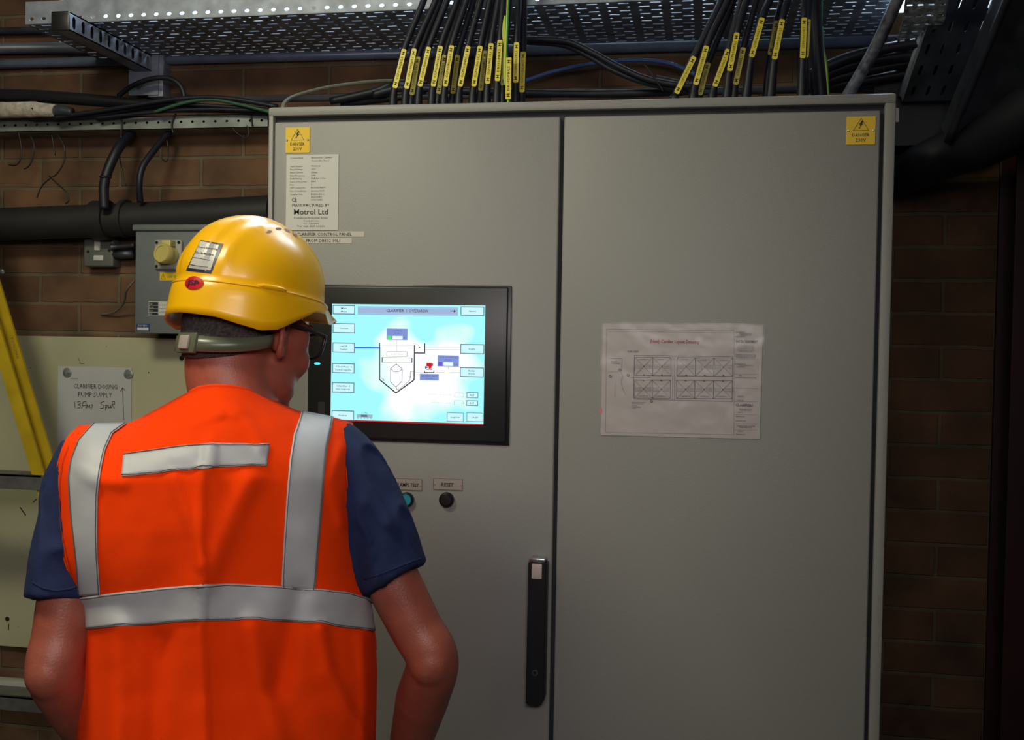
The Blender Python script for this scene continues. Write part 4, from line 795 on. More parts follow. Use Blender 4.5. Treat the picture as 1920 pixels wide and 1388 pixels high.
def ell(mb, c, r, Mx=None, n=20, k=12):
    vs = []; Mx = Mx or Matrix.Identity(4)
    for i in range(1, k):
        a = PI*i/k
        for j in range(n):
            q = 2*PI*j/n; vs.append(Mx@Vector((c[0]+r[0]*math.sin(a)*math.cos(q), c[1]+r[1]*math.sin(a)*math.sin(q), c[2]+r[2]*math.cos(a))))
    vs += [Mx@Vector((c[0], c[1], c[2]+r[2])), Mx@Vector((c[0], c[1], c[2]-r[2]))]
    fs = [(i*n+j, (i+1)*n+j, (i+1)*n+(j+1) % n, i*n+(j+1) % n) for i in range(k-2) for j in range(n)]
    N = (k-1)*n; fs += [(N, j, (j+1) % n) for j in range(n)]+[(N+1, (k-2)*n+(j+1) % n, (k-2)*n+j) for j in range(n)]
    mb.add(vs, fs)
def loft(mb, rings, n=28, ex=2.0, Mx=None):
    Mx = Mx or TM   # ring = (cx, cy, z, rx, ry_back, ry_front)
    vs = []
    for cx, cy, z, rx, rb, rf in rings:
        for j in range(n):
            q = 2*PI*j/n; c_, s_ = math.cos(q), math.sin(q)
            vs.append(Mx@Vector((cx+rx*math.copysign(abs(c_)**(2/ex), c_), cy+(rf if s_ > 0 else rb)*math.copysign(abs(s_)**(2/ex), s_), z)))
    fs = [(i*n+j, i*n+(j+1) % n, (i+1)*n+(j+1) % n, (i+1)*n+j) for i in range(len(rings)-1) for j in range(n)]
    fs += [tuple(range(n))[::-1], tuple(range((len(rings)-1)*n, len(rings)*n))]
    mb.add(vs, fs)
# --- head frame
HYAW, HPIT = math.radians(-25), math.radians(-12)
HC = P(467, 621, -.50)
HM = Matrix.Translation(HC)@Matrix.Rotation(HYAW, 4, 'Z')@Matrix.Rotation(HPIT, 4, 'X')@Matrix.Scale(.94, 4)
# --- joints
shR, elR, wrR = PT(636, 895), PT(811, 1238, -.06), PT(752, 1460, .12)
shL, elL, wrL = PT(165, 905), PT(103, 1258, -.05), PT(205, 1440, .14)
waist = P(420, 1388, YC)
b = MB()
zz = lambda py: P(400, py, YC).z
xx = lambda px, py: (TI_@PT(px, py)).x
# torso and legs of the body (under the clothes)
def hw(px0, px1, py): return xx(px0, py), xx(px1, py)
cx0 = xx(410, 1100); Y0c = YC; YC = 0.0; LM = TM
loft(b, [(cx0+.01, YC+.02, .82, .155, .10, .10), (cx0+.01, YC+.01, .95, .165, .105, .115), (cx0+.008, YC, 1.05, .165, .10, .125), (cx0, YC, 1.18, .165, .105, .12), (cx0-.01, YC, 1.30, .17, .11, .115), (cx0-.015, YC, 1.39, .165, .10, .09), (cx0-.012, YC, 1.44, .13, .08, .06), (cx0, YC, 1.48, .075, .055, .05)])
for sgn in (-1, 1):
    hx = cx0+.01+sgn*.085
    b.tube([TM@Vector(p_) for p_ in [(hx, YC+.02, .90), (hx+sgn*.015, YC+.02, .72), (hx+sgn*.02, YC+.03, .50), (hx+sgn*.02, YC+.01, .30), (hx+sgn*.02, YC, .09)]], [.092, .082, .056, .054, .040], n=16)
for sh, el, wr, ra in ((shR, elR, wrR, 1), (shL, elL, wrL, .97)):
    m1 = sh.lerp(el, .5); m2 = el.lerp(wr, .3)
    b.tube([sh+Vector((0, 0, -.01)), m1, sh.lerp(el, .82), el, m2, el.lerp(wr, .7), wr], [.046*ra, .043*ra, .040*ra, .040*ra, .042*ra, .034*ra, .027*ra], n=18)
    ell(b, el+Vector((0, -.012, 0)), (.034*ra, .034, .036))
# neck and head
nb = PT(446, 800); nh = HM@Vector((0, -.035, -.055)); nm = (nb+nh)/2+Vector((0, -.004, 0))
b.tube([nb+Vector((-.010, 0, -.06)), nb, nm, nh, HM@Vector((0, -.02, .0))], [.075, .064, .061, .060, .055], n=22)
H = lambda c, r, **k: ell(b, c, r, HM, **k)
H((0, -.012, .035), (.079, .100, .105)); H((0, -.035, -.03), (.068, .065, .055)); H((0, .035, -.035), (.073, .066, .088)); H((0, .045, -.080), (.060, .052, .045)); H((0, .078, -.106), (.030, .024, .020))
for q in (-1, 1):
    H((q*.043, .064, -.035), (.029, .029, .030)); H((q*.03, .084, .022), (.028, .016, .010)); H((q*.050, .02, -.078), (.025, .048, .032))
    H((q*.068, .04, .0), (.012, .03, .03))
H((0, .100, -.008), (.010, .016, .028)); H((0, .112, -.032), (.013, .015, .012)); H((.012, .102, -.036), (.009, .010, .008)); H((-.012, .102, -.036), (.009, .010, .008))
H((0, .094, -.062), (.024, .012, .0065)); H((0, .093, -.073), (.021, .011, .0065))
# hands
def hand(wr, el, side):
    d = (wr-el).normalized(); tgt = Vector((-side*.75, .25, -.6)).normalized(); d = (d*.55+tgt*.45).normalized()
    nrm = Vector((side*.5, -.7, .2)); nrm = (nrm-d*nrm.dot(d)).normalized(); w_ = d.cross(nrm)
    if w_.z < 0: w_ = -w_
    palm = wr+d*.045
    R3 = Matrix((w_, nrm, d)).transposed().to_4x4(); R3.translation = palm
    ell(b, (0, 0, 0), (.041, .017, .052), R3); b.tube([wr-d*.02, wr+d*.02], [.027, .026], n=12)
    for k_, (off, ln_) in enumerate(((.030, .070), (.010, .078), (-.011, .072), (-.031, .058))):
        p0 = palm+w_*off+d*.030; p1 = p0+d*ln_*.42; p2 = p1+(d*.75-nrm*.65)*ln_*.36; p3 = p2+(d*.3-nrm*.95)*ln_*.3
        b.tube([p0, p1, p2, p3], [.0095, .009, .0082, .0068], n=10, sub=3); ell(b, p3, (.0068,)*3, n=8, k=6)
    t0_ = palm+w_*.030-d*.020; t1_ = t0_+(w_*.7+d*.5-nrm*.3)*.032; t2_ = t1_+(w_*.25+d*.8-nrm*.5)*.030
    b.tube([t0_, t1_, t2_], [.0135, .011, .008], n=10, sub=3); ell(b, t2_, (.008,)*3, n=8, k=6)
hand(wrR, elR, 1); hand(wrL, elL, -1)
body = remeshed(b, 'body', skin, man, .0055, 4)
# ears (outer ear and lobe) as part of the head
def ear(q):
    e = MB(); pts = []; X0 = .079*q
    n = 26; E0 = Matrix.Translation(Vector((X0, -.008, -.006)))@Matrix.Rotation(q*math.radians(24), 4, 'Z')@Matrix.Rotation(math.radians(8), 4, 'X')
    rim_ = []; 
    for i in range(n):
        a_ = 2*PI*i/n; y_ = .0175*math.cos(a_)*(1.0 if math.sin(a_) > 0 else .80); z_ = .033*math.sin(a_)
        rim_.append(Vector((q*(.006+.007*max(0, -math.cos(a_))), y_-.002, z_)))
    rr = [.0042 if r_.z > -.02 else .0058 for r_ in rim_]
    e.tube([HM@(E0@p) for p in rim_+[rim_[0], rim_[1]]], rr+[rr[0], rr[1]], n=8, sub=2)
    inner = [Vector((q*.003, p.y*.55, p.z*.62)) for p in rim_]
    vs = [HM@(E0@p) for p in rim_+inner]+[HM@(E0@Vector((q*-.003, 0, 0)))]
    fs = [(i, (i+1) % n, n+(i+1) % n, n+i) for i in range(n)]+[(n+i, n+(i+1) % n, 2*n) for i in range(n)]; e.add(vs, fs)
    bk = [HM@(E0@Vector((-q*.006, p.y*.7, p.z*.75))) for p in rim_]; e.add([HM@(E0@p) for p in rim_]+bk, [(i, (i+1) % n, n+(i+1) % n, n+i) for i in range(n)])
    an = [Vector((q*.008, -.006, .018)), Vector((q*.0085, -.008, .002)), Vector((q*.008, .0, -.014)), Vector((q*.007, .008, -.010))]
    e.tube([HM@(E0@p) for p in an], .003, n=6)
    e.tube([HM@(E0@Vector((q*.004, .0115, .0))), HM@(E0@Vector((q*.007, .0105, -.008)))], .0045, n=6)
    return e.build('ear', skin, man, smooth='all')
ear(1); ear(-1)
for q in (-1, 1):
    b = MB(); ell(b, (q*.031, .086, .0), (.0115, .0115, .0115), HM); b.build('eye', mat('eye_white', (.6, .58, .55), .2), man, smooth='all')
    b = MB(); ell(b, (q*.031, .0935, .0), (.0055, .0045, .0055), HM); b.build('iris', mat('iris_brown', (.05, .025, .01), .2), man, smooth='all')
    b = MB(); b.tube([HM@Vector((q*x, y, z)) for x, y, z in ((.014, .100, .024), (.030, .100, .030), (.048, .090, .026))], [.003, .0036, .002], n=6); b.build('eyebrow', mat('brow_hair', (.05, .035, .03), .9), man, smooth='all')
# hair: short dark crop under the helmet
b = MB()
def ring(z, th, grow=1.0, yo=0.0):
    k = math.sqrt(max(.02, 1-((z-.035)/.107)**2)) if z > .0 else 1-.9*(.0-z)*(1.2)
    return HM@Vector(((.0815*k+.0)*grow*math.sin(th), (-.012+yo)+(.1025*k)*grow*math.cos(th), z))
zs = [-.066, -.052, -.040, -.030, -.018, -.005, .01, .03, .05, .07]
ths = [math.radians(92+i*(176/24)) for i in range(25)]
def hz(z, th): t_ = abs(th-PI)/(PI/2); return z+(.045*t_**2.2)*(1 if z < 0 else .3)
b.add([ring(hz(z, th), th, 1.0 if z > -.050 else .955) for z in zs for th in ths], [(i*25+j, i*25+j+1, (i+1)*25+j+1, (i+1)*25+j) for i in range(len(zs)-1) for j in range(24)])
hr = b.build('hair', mat('cropped_hair', (.055, .045, .042), .95, noise_amt=.5, nscale=260, bump=1.0, bscale=700), man, smooth='all'); solid(hr, .003)

# --- hard hat -------------------------------------------------
hat = bpy.data.objects.new('hard_hat', None)   # grouped as a part below
bpy.data.objects.remove(hat)
NT_, A_X, A_F, A_B = 96, .104, .128, .126
HZ0 = .012
HATM = HM@Matrix.Translation(Vector((0, -.006, HZ0)))@Matrix.Rotation(math.radians(3), 4, 'X')
def hatr(th, h):
    """shell point: th = 0 at the brow, h = 0 at the ledge .. 1 at the crown"""
    c_, s_ = math.cos(th), math.sin(th); ay = A_F if c_ > 0 else A_B
    k = max(0, 1-h**2.15)**.5
    x, y, z = A_X*k*s_, ay*k*c_, .048+.121*h
    # raised crest: broad centre rib with two narrow side ribs
    g = 0
    top = sm((h-.10)/.35)
    for xc, wd, am in ((0, .028, .0048), (.052, .006, .0035), (-.052, .006, .0035)):
        g += am*sm((wd-abs(x-xc))/.007+.5)
    g *= top if y > 0 else sm((h-.02)/.16)
    nn_ = Vector((x/A_X**2, y/ay**2, (z-.048)/.121**2)); nn_ = nn_.normalized() if nn_.length > 0 else Vector((0, 0, 1))
    return Vector((x, y, z))+nn_*g
b = MB(); HS = [0, .06, .14, .24, .34, .44, .54, .63, .71, .78, .84, .89, .93, .96, .985, 1.0]
vs = [HATM@hatr(2*PI*j/NT_, h) for h in HS for j in range(NT_)]
fs = [(i*NT_+j, i*NT_+(j+1) % NT_, (i+1)*NT_+(j+1) % NT_, (i+1)*NT_+j) for i in range(len(HS)-1) for j in range(NT_)]
b.add(vs, fs)
# ledge and skirt
def skirt(th, k):
    c_, s_ = math.cos(th), math.sin(th); ay = A_F if c_ > 0 else A_B
    td = abs(math.degrees(th) if th <= PI else 360-math.degrees(th))       # 0 front .. 180 back
    zb = interp(td, [(0, .036), (20, .034), (34, .020), (42, .018), (55, .030), (72, .026), (90, .004), (104, -.016), (116, -.022), (130, -.018), (148, -.011), (180, -.008)])
    peak = .050*sm((50-td)/50)
    led = interp(td, [(0, .047), (60, .046), (120, .043), (180, .042)])
    if k == 0: return Vector((A_X*s_, ay*c_, .048))
    if k == 1: return Vector(((A_X+.0045)*s_, (ay+.0045+peak*.25)*c_, led))
    if k == 2: return Vector(((A_X+.0065)*s_, (ay+.006+peak*.6)*c_, led-.004-(led-zb)*.12))
    f_ = (k-2)/4
    return Vector(((A_X+.0065+.003*f_)*s_, (ay+.006+peak*(.6+.4*f_**.6)+.003*f_)*c_, (led-.006)*(1-f_)+zb*f_))
vs = [HATM@skirt(2*PI*j/NT_, k) for k in range(7) for j in range(NT_)]
b.add(vs, [(i*NT_+(j+1) % NT_, i*NT_+j, (i+1)*NT_+j, (i+1)*NT_+(j+1) % NT_) for i in range(6) for j in range(NT_)])
hatm = mat('hard_hat_plastic', (.86, .44, .003), .30, spec=.5, coat=.1)
me = b.build('hard_hat', hatm, man, smooth='all')
HB = BVHTree.FromObject(me, bpy.context.evaluated_depsgraph_get()) if False else BVHTree.FromPolygons([v.co.copy() for v in me.data.vertices], [tuple(p.vertices) for p in me.data.polygons])
bm = bmesh.new(); bm.from_mesh(me.data); bmesh.ops.remove_doubles(bm, verts=bm.verts, dist=.0003); bmesh.ops.recalc_face_normals(bm, faces=bm.faces); bm.to_mesh(me.data); bm.free()
solid(me, .0028, -1)
hatO = me
# accessory slot cover at the side, raised lug
def project(px, py, bvh, off, Yfall):
    o_ = Vector(CAM); d_ = ray(px, py); h, n_, i_, dist = bvh.ray_cast(o_, d_)
    if h is None: return None
    if n_.dot(d_) > 0: n_ = -n_
    return h+n_*off
def onhat(poly, m, nm, off=.0006, sub=6, parent=None, mb=None, idx=0):
    """quad patch (4 px corners, TL TR BR BL) laid onto the shell"""
    g = []; 
    for j in range(sub+1):
        for i in range(sub+1):
            u_, v_ = i/sub, j/sub; x = (poly[0][0]*(1-u_)+poly[1][0]*u_)*(1-v_)+(poly[3][0]*(1-u_)+poly[2][0]*u_)*v_; y = (poly[0][1]*(1-u_)+poly[1][1]*u_)*(1-v_)+(poly[3][1]*(1-u_)+poly[2][1]*u_)*v_
            p = project(x, y, HB, off, 0); g.append(p)
    if any(p is None for p in g): return
    mb.add(g, [(j*(sub+1)+i, j*(sub+1)+i+1, (j+1)*(sub+1)+i+1, (j+1)*(sub+1)+i) for j in range(sub) for i in range(sub)], idx)
b = MB()
lb = [(384, 452), (419, 461), (393, 513), (350, 505)]
def hz_(x, y): return (290+x/3.47, 380+y/3.47)
onhat([hz_(300, 246), hz_(448, 270), hz_(367, 463), hz_(205, 442)], 0, '', .0006, 8, mb=b, idx=0)
onhat([hz_(300, 252), hz_(420, 278), hz_(365, 442), hz_(222, 425)], 0, '', .0010, 8, mb=b, idx=1)
def hattext(t_, x0, y0, x1, y1, h, idx, mb, off=.0014):
    v_, f_ = textgeo(t_, .015, 1); mx = max(q[0] for q in v_)
    dx, dy = (x1-x0)/mx, (y1-y0)/mx; L = math.hypot(x1-x0, y1-y0); ex, ey = (y1-y0)/L*h/.7, -(x1-x0)/L*h/.7
    pts = [project(x0+a*dx+c*ex, y0+a*dy+c*ey, HB, off, 0) for a, c in v_]
    if all(p is not None for p in pts): mb.add(pts, f_, idx)
a_ = hz_(285, 296); c_ = hz_(408, 312); hattext('Severn Trent', *a_, *c_, 3.6, 2, b) if False else hattext('Source Drowning', *a_, *c_, 3.4, 2, b)
a_ = hz_(262, 332); c_ = hz_(385, 350); hattext('Site Induction', *a_, *c_, 4.6, 2, b)
for p_ in ((250, 356, 360, 376), (232, 402, 350, 420)):
    a_ = hz_(*p_[:2]); c_ = hz_(*p_[2:]); onhat([a_, c_, (c_[0]-.1, c_[1]+.8), (a_[0]-.1, a_[1]+.8)], 0, '', .0014, 6, mb=b, idx=2)
tag(b.build('hat_label', [mat('label_border', (.03, .035, .07), .4), mat('label_face', (.50, .48, .44), .35), M['ink']], hatO, normals=False), 'white and navy label')
b = MB(); n = 28; cx_, cy_ = hz_(256, 524); pts = []; rr_ = 5
hc_ = project(cx_, cy_, HB, 0, 0); ha_ = project(cx_-16, cy_-1, HB, 0, 0); hb2 = project(cx_+16, cy_+1.5, HB, 0, 0); hv_ = project(cx_, cy_+10, HB, 0, 0)
eu = (hb2-ha_).normalized(); ev = (hc_-hv_); ev = (ev-eu*ev.dot(eu)).normalized(); en = eu.cross(ev)
if en.dot(ray(cx_, cy_)) > 0: en = -en
bc = hc_+en*.003
for k in range(rr_+1):
    for i in range(n): a_ = 2*PI*i/n; f_ = k/rr_; pts.append(bc+eu*(.0165*f_*math.cos(a_))+ev*(.0098*f_*math.sin(a_))-en*(.0022*f_*f_*math.cos(a_)**2+.001*f_))
if all(p is not None for p in pts):
    b.add(pts, [(k*n+i, k*n+(i+1) % n, (k+1)*n+(i+1) % n, (k+1)*n+i) for k in range(rr_) for i in range(n)], 0)
s_j = Sheet(b, bc+en*.0003, u=eu, v=ev, n=en, lay=.0001); s_j.text('JSP', 0, -.0035, .0072, 1, k=1, width=.020, bold=.03, res=3)
tag(b.build('hat_badge', [mat('badge_red', (.55, .01, .02), .3), mat('badge_navy', (.03, .01, .04), .4)], hatO, normals=False), 'red oval badge')
b = MB()
for x0, y0, x1, y1 in ((725, 195, 760, 188), (788, 170, 824, 172), (845, 172, 880, 190), (898, 195, 925, 222)):
    A__ = hz_(x0, y0); B__ = hz_(x1, y1); n = 12; cx_, cy_ = (A__[0]+B__[0])/2, (A__[1]+B__[1])/2; L = math.hypot(B__[0]-A__[0], B__[1]-A__[1])/2; ux, uy = (B__[0]-A__[0])/L/2, (B__[1]-A__[1])/L/2
    pts = [project(cx_+ux*L*math.cos(2*PI*i/n)*1.1-uy*2.4*math.sin(2*PI*i/n), cy_+uy*L*math.cos(2*PI*i/n)*1.1+ux*2.4*math.sin(2*PI*i/n), HB, .0005, 0) for i in range(n)]
    if all(p is not None for p in pts): b.add(pts, [tuple(range(n))])
b.build('vent_holes', mat('vent_shadow', (.20, .06, .004), .6), hatO, normals=False)
# raised moulding above the skirt
mp_ = [skirt(math.radians(t_), 1)+Vector((.0005, 0, .003)) for t_ in (-100, -103, -108, -114, -119, -122)]
for sg in (1, -1):
    b = MB(); b.tube([HATM@Vector((p.x*sg*-1, p.y, p.z)) for p in mp_], [.001, .0035, .0042, .0042, .0035, .001], n=8)
    b.build('slot_moulding', hatm, hatO, smooth='all')
# rain gutter ledge
b = MB(); b.tube([HATM@(skirt(math.radians(a_), 1)+Vector((0, 0, .0002))) for a_ in range(0, 361, 6)], .0014, n=6, sub=1); b.build('rim_ledge', hatm, hatO, smooth='all')
# nape strap and ratchet
b = MB(); n = 30; S_ = []
for k_ in range(2):
    for i in range(n+1):
        th = math.radians(96+168*i/n); t_ = abs(th-PI)/(PI/2); lift = .034*t_**2.6
        z = (-.058 if k_ == 0 else -.034)+lift; wdn = 1-.25*t_
        S_.append(HM@Vector((.0855*math.sin(th), -.012+.1035*math.cos(th)*1.0, z if k_ == 0 else -.058+lift+.026*wdn)))
b.add(S_, [(i, i+1, n+2+i, n+1+i) for i in range(n)])
st = b.build('nape_strap', mat('strap_plastic', (.10, .11, .07), .3), man, smooth='all'); solid(st, .003); tag(st, 'olive grey plastic head band')
b = MB(); q = HM@Vector((0, -.125, -.021)); 
fr = HM.to_3x3(); vs = []
def hbx(c, r, mb, mi=0):
    m3 = MB(); m3.rbox([-r[i] for i in range(3)], r, .003, 2, mi); mb.add([HM@(Vector(c)+Vector(v_)) for v_ in m3.v], m3.f, mi)
hbx((0, -.114, -.045), (.022, .004, .016), b, 0); hbx((0, -.120, -.045), (.011, .003, .011), b, 1)
b.build('ratchet_buckle', [mat('strap_plastic', (.1, .11, .07)), mat('clear_knob', (.35, .30, .27), .25)], man, smooth=True)
# --- glasses
b = MB()
for q in (-1, 1):
    b.tube([HM@Vector((q*x, y, z)) for x, y, z in ((.083, -.012, .004), (.085, .004, .013), (.083, .05, .014), (.074, .098, .014))], [.002, .0028, .003, .0034], n=8)
    out = [(q*.072, .100, .018), (q*.045, .110, .020), (q*.014, .115, .017), (q*.013, .116, -.004), (q*.024, .114, -.020), (q*.050, .108, -.020), (q*.067, .101, -.010), (q*.072, .100, .018)]
    b.tube([HM@Vector(p) for p in out], .0026, n=7, sub=4)
b.tube([HM@Vector(p) for p in ((-.014, .115, .010), (0, .120, .013), (.014, .115, .010))], .0024, n=7)
gs = b.build('spectacles', M['black'], man, smooth='all')
lensm = bpy.data.materials.new('spectacle_lens'); lensm.use_nodes = True; nt = lensm.node_tree; nt.nodes.remove(nt.nodes['Principled BSDF'])
tr = nt.nodes.new('ShaderNodeBsdfTransparent'); tr.inputs[0].default_value = (.93, .93, .88, 1); gl = nt.nodes.new('ShaderNodeBsdfGlossy'); gl.inputs['Roughness'].default_value = .05
ms = nt.nodes.new('ShaderNodeMixShader'); ms.inputs[0].default_value = .12; nt.links.new(tr.outputs[0], ms.inputs[1]); nt.links.new(gl.outputs[0], ms.inputs[2]); nt.links.new(ms.outputs[0], nt.nodes['Material Output'].inputs['Surface'])
for q in (-1, 1):
    b = MB(); b.add([HM@Vector(p) for p in ((q*.071, .100, .017), (q*.045, .110, .019), (q*.014, .115, .016), (q*.013, .116, -.004), (q*.024, .114, -.019), (q*.050, .108, -.019), (q*.067, .101, -.010))], [tuple(range(7))]); b.build('lens', lensm, gs, normals=False)

# --- vest ----------------------------------------------------
LE = [(800, 150), (806, 141), (820, 129), (840, 119), (866, 111), (895, 106.5), (930, 105), (990, 108), (1040, 119), (1080, 132), (1120, 146), (1150, 151), (1200, 153), (1290, 149), (1388, 145), (1600, 140)]
RE = [(800, 660), (812, 654), (830, 650), (880, 648), (930, 651), (980, 655), (1030, 661), (1070, 671), (1100, 683), (1130, 692), (1160, 697), (1200, 703), (1260, 706), (1388, 703), (1600, 706)]
TP = [(140, 808), (150, 800), (170, 797.5), (205, 797), (240, 795), (262, 786), (285, 773), (310, 760), (335, 746), (355, 736), (375, 727), (400, 723.5), (425, 724), (445, 727), (470, 734), (500, 746), (530, 760), (560, 772), (590, 777), (625, 784), (650, 791), (668, 798), (700, 812)]
YH = 1600
CXP = 402
RIDGES = [  # (points (x, y) px, width px, height m)
    ([(379, 880), (377, 1000), (379, 1100), (376, 1180), (383, 1300), (385, 1480)], 7, .0045),
    ([(379, 880), (377, 1000), (379, 1100), (376, 1180), (383, 1300), (385, 1480)], 40, .006),
    ([(325, 895), (345, 950), (368, 1010), (376, 1060)], 12, .004), ([(470, 900), (440, 960), (402, 1050), (384, 1090)], 22, .006),
    ([(218, 1180), (222, 1260), (215, 1388), (212, 1500)], 26, .010), ([(300, 1200), (292, 1300), (285, 1450)], 22, -.007),
    ([(470, 1180), (490, 1290), (520, 1388), (535, 1480)], 26, .008), ([(600, 1180), (615, 1260), (655, 1340), (690, 1388)], 14, .006), ([(680, 1200), (688, 1300), (685, 1400)], 14, .006),
    ([(375, 752), (430, 762), (480, 772), (540, 800)], 6, .003), ([(350, 770), (400, 772), (440, 780)], 7, .003), ([(340, 800), (380, 790), (415, 778)], 6, .0028), ([(356, 742), (320, 765), (285, 800)], 6, .003), ([(410, 745), (440, 765), (470, 800), (490, 840)], 10, .003),
    ([(560, 1110), (540, 1200), (520, 1290)], 22, -.006), ([(150, 880), (180, 900), (230, 905)], 12, .003), ([(640, 840), (620, 900), (640, 980)], 12, .004), ([(395, 830), (392, 880)], 10, .004), ([(330, 860), (360, 855)], 14, .002)]
def segd(px, py, a, c):
    vx, vy = c[0]-a[0], c[1]-a[1]; t_ = max(0, min(1, ((px-a[0])*vx+(py-a[1])*vy)/(vx*vx+vy*vy))); return math.hypot(px-a[0]-vx*t_, py-a[1]-vy*t_)
def fold(px, py):
    g = 0
    for pts, wd, am in RIDGES:
        d_ = min(segd(px, py, a, c) for a, c in zip(pts, pts[1:]))
        if d_ < wd*3: g += 1.7*am*math.exp(-(d_/wd)**2)
    g += .005*noise.noise(Vector((px/90, py/160, 3.1)))+.0012*noise.noise(Vector((px/35, py/45, 1.1)))
    return g
def vest_pt(u_, v_, front=False, shrink=0):
    py = YH+(800-YH)*v_; px = CXP
    for _ in range(7):
        l, r = interp(py, LE), interp(py, RE)
        if py < 800: l, r = 150, 660
        px = l+(u_+1)/2*(r-l); tp = interp(px, TP)
        if front: tp += 190*max(0, 1-abs(px-425)/75) if abs(px-425) < 75 else 0
        py = YH+(tp-YH)*v_
    l, r = interp(py, LE), interp(py, RE); c_ = (l+r)/2
    full = 283 if py < 1050 else max((r-l)/2, 283-(py-1050)*.08)
    full = interp(py, [(700, 283), (1050, 286), (1150, (697-151)/2), (1600, (r-l)/2)])
    if py >= 1130: full = (r-l)/2; cc = c_
    else: cc = interp(py, [(700, 386), (1000, 386), (1130, c_)])
    s_ = min(1, abs(px-cc)/full)
    base = (1-s_**2.5)**(1/2.5)
    bb = interp(py, [(720, .10), (800, .128), (900, .150), (1000, .148), (1150, .135), (1300, .128), (1600, .135)]) if not front else interp(py, [(720, .07), (850, .095), (1000, .12), (1200, .14), (1400, .15), (1600, .14)])
    tp = interp(px, TP); d_ = max(0, py-tp); q_ = min(1, d_/120)
    topf = math.sqrt(max(0, 1-(1-q_)**2)); nk = .62*math.exp(-((px-430)/75)**2)
    if front: nk *= .6
    topf = nk+(1-nk)*topf
    fd = fold(px, py) if not front else .003*noise.noise(Vector((px/60, py/120, 9)))
    edge = sm((1-s_)/.10)
    dep = bb*base*topf+fd*edge*min(1, q_*2+.15)
    return PT(px, py, dep if front else -dep)
NU, NV = 96, 120
us = [math.sin((i/NU*2-1)*PI/2)*.55+(i/NU*2-1)*.45 for i in range(NU+1)]
b = MB()
for front in (False, True):
    g = [vest_pt(us[i], j/NV, front) for j in range(NV+1) for i in range(NU+1)]
    fs = [(j*(NU+1)+i, j*(NU+1)+i+1, (j+1)*(NU+1)+i+1, (j+1)*(NU+1)+i) for j in range(NV) for i in range(NU)]
    b.add(g, [f if not front else f[::-1] for f in fs])
vo = b.build('reflective_vest', vestm, man, smooth='all', normals=False)
VB = BVHTree.FromPolygons([v.co.copy() for v in vo.data.vertices], [tuple(p.vertices) for p in vo.data.polygons])
bm = bmesh.new(); bm.from_mesh(vo.data); bmesh.ops.remove_doubles(bm, verts=bm.verts, dist=.0008); bmesh.ops.recalc_face_normals(bm, faces=bm.faces); bm.to_mesh(bm and vo.data); bm.free()
solid(vo, .0025, 0)
def vp(px, py, off=.002):
    p = project(px, py, VB, off, 0)
    if p is None:
        for dx in (2, 4, 7, 11, 16):
            for sg in (1, -1):
                for dy in (0, 3, 6):
                    p = project(px+dx*sg, py+dy, VB, off, 0)
                    if p is not None: return p
        return PT(px, py)
    return p
def strip(left, right, name, n=60, k=10, extra=None, label=None):
    """reflective tape between two pixel polylines laid on the vest; stitches near both edges"""
    def along(pl, t_):
        L = [0]
        for a, c in zip(pl, pl[1:]): L.append(L[-1]+math.hypot(c[0]-a[0], c[1]-a[1]))
        s_ = t_*L[-1]
        for i in range(len(pl)-1):
            if s_ <= L[i+1]+1e-6: q = (s_-L[i])/(L[i+1]-L[i]+1e-9); return pl[i][0]*(1-q)+pl[i+1][0]*q, pl[i][1]*(1-q)+pl[i+1][1]*q
        return pl[-1]
    b = MB()
    cols = [j/k for j in range(k+1)]
    g = []
    for i in range(n+1):
        a, c = along(left, i/n), along(right, i/n)
        for q in cols: g.append(vp(a[0]*(1-q)+c[0]*q, a[1]*(1-q)+c[1]*q, .0036))
    b.add(g, [(i*(k+1)+j, i*(k+1)+j+1, (i+1)*(k+1)+j+1, (i+1)*(k+1)+j) for i in range(n) for j in range(k)])
    for qc in (.045, .955):
        g = []
        for i in range(n+1):
            a, c = along(left, i/n), along(right, i/n); w_ = math.hypot(c[0]-a[0], c[1]-a[1])
            for q in (qc-.45/w_, qc+.45/w_): g.append(vp(a[0]*(1-q)+c[0]*q, a[1]*(1-q)+c[1]*q, .0048))
        b.add(g, [(i*2, i*2+1, i*2+3, i*2+2) for i in range(n)], 1)
    if extra: extra(b)
    o = b.build(name, [reflm, seam], vo, smooth='all', normals=False); solid(o, .0012, 0)
    if label: o['label'] = label
    return o
fm = lambda s_: [tuple(x) for x in s_]
def frontband(x0, x1, ztop_, zbot):   # on the front of the vest, world x range
    def fn(b):
        g = []; n = 24
        for i in range(n+1):
            for k_ in range(5):
                z = zbot+(ztop_(0)-zbot)*i/n if callable(ztop_) else zbot+(ztop_-zbot)*i/n; x = x0+(x1-x0)*k_/4
                h, n_, _, _ = VB.ray_cast(TM@Vector((x, 1.0, z)), -fT)
                g.append((h+fT*.003) if h is not None and (TI_@h).y > -.02 else None)
        for i in range(n):
            for k_ in range(4):
                q = [g[i*5+k_], g[i*5+k_+1], g[(i+1)*5+k_+1], g[(i+1)*5+k_]]
                if all(p is not None for p in q): b.add(q, [(0, 3, 2, 1)])
    return fn
zb_ = PT(400, 1120).z
strip([(174, 799), (149, 829), (136, 866), (132, 895), (134.5, 945), (139.5, 995), (145, 1045), (151, 1116)], [(239, 797.5), (212, 816), (199, 846), (191, 885.6), (186.5, 928.6), (185, 995), (186, 1044.7), (191, 1113)], 'reflective_strip', label='left upright reflective tape', extra=frontband(xx(165, 900), xx(225, 900), PT(200, 815).z, zb_))
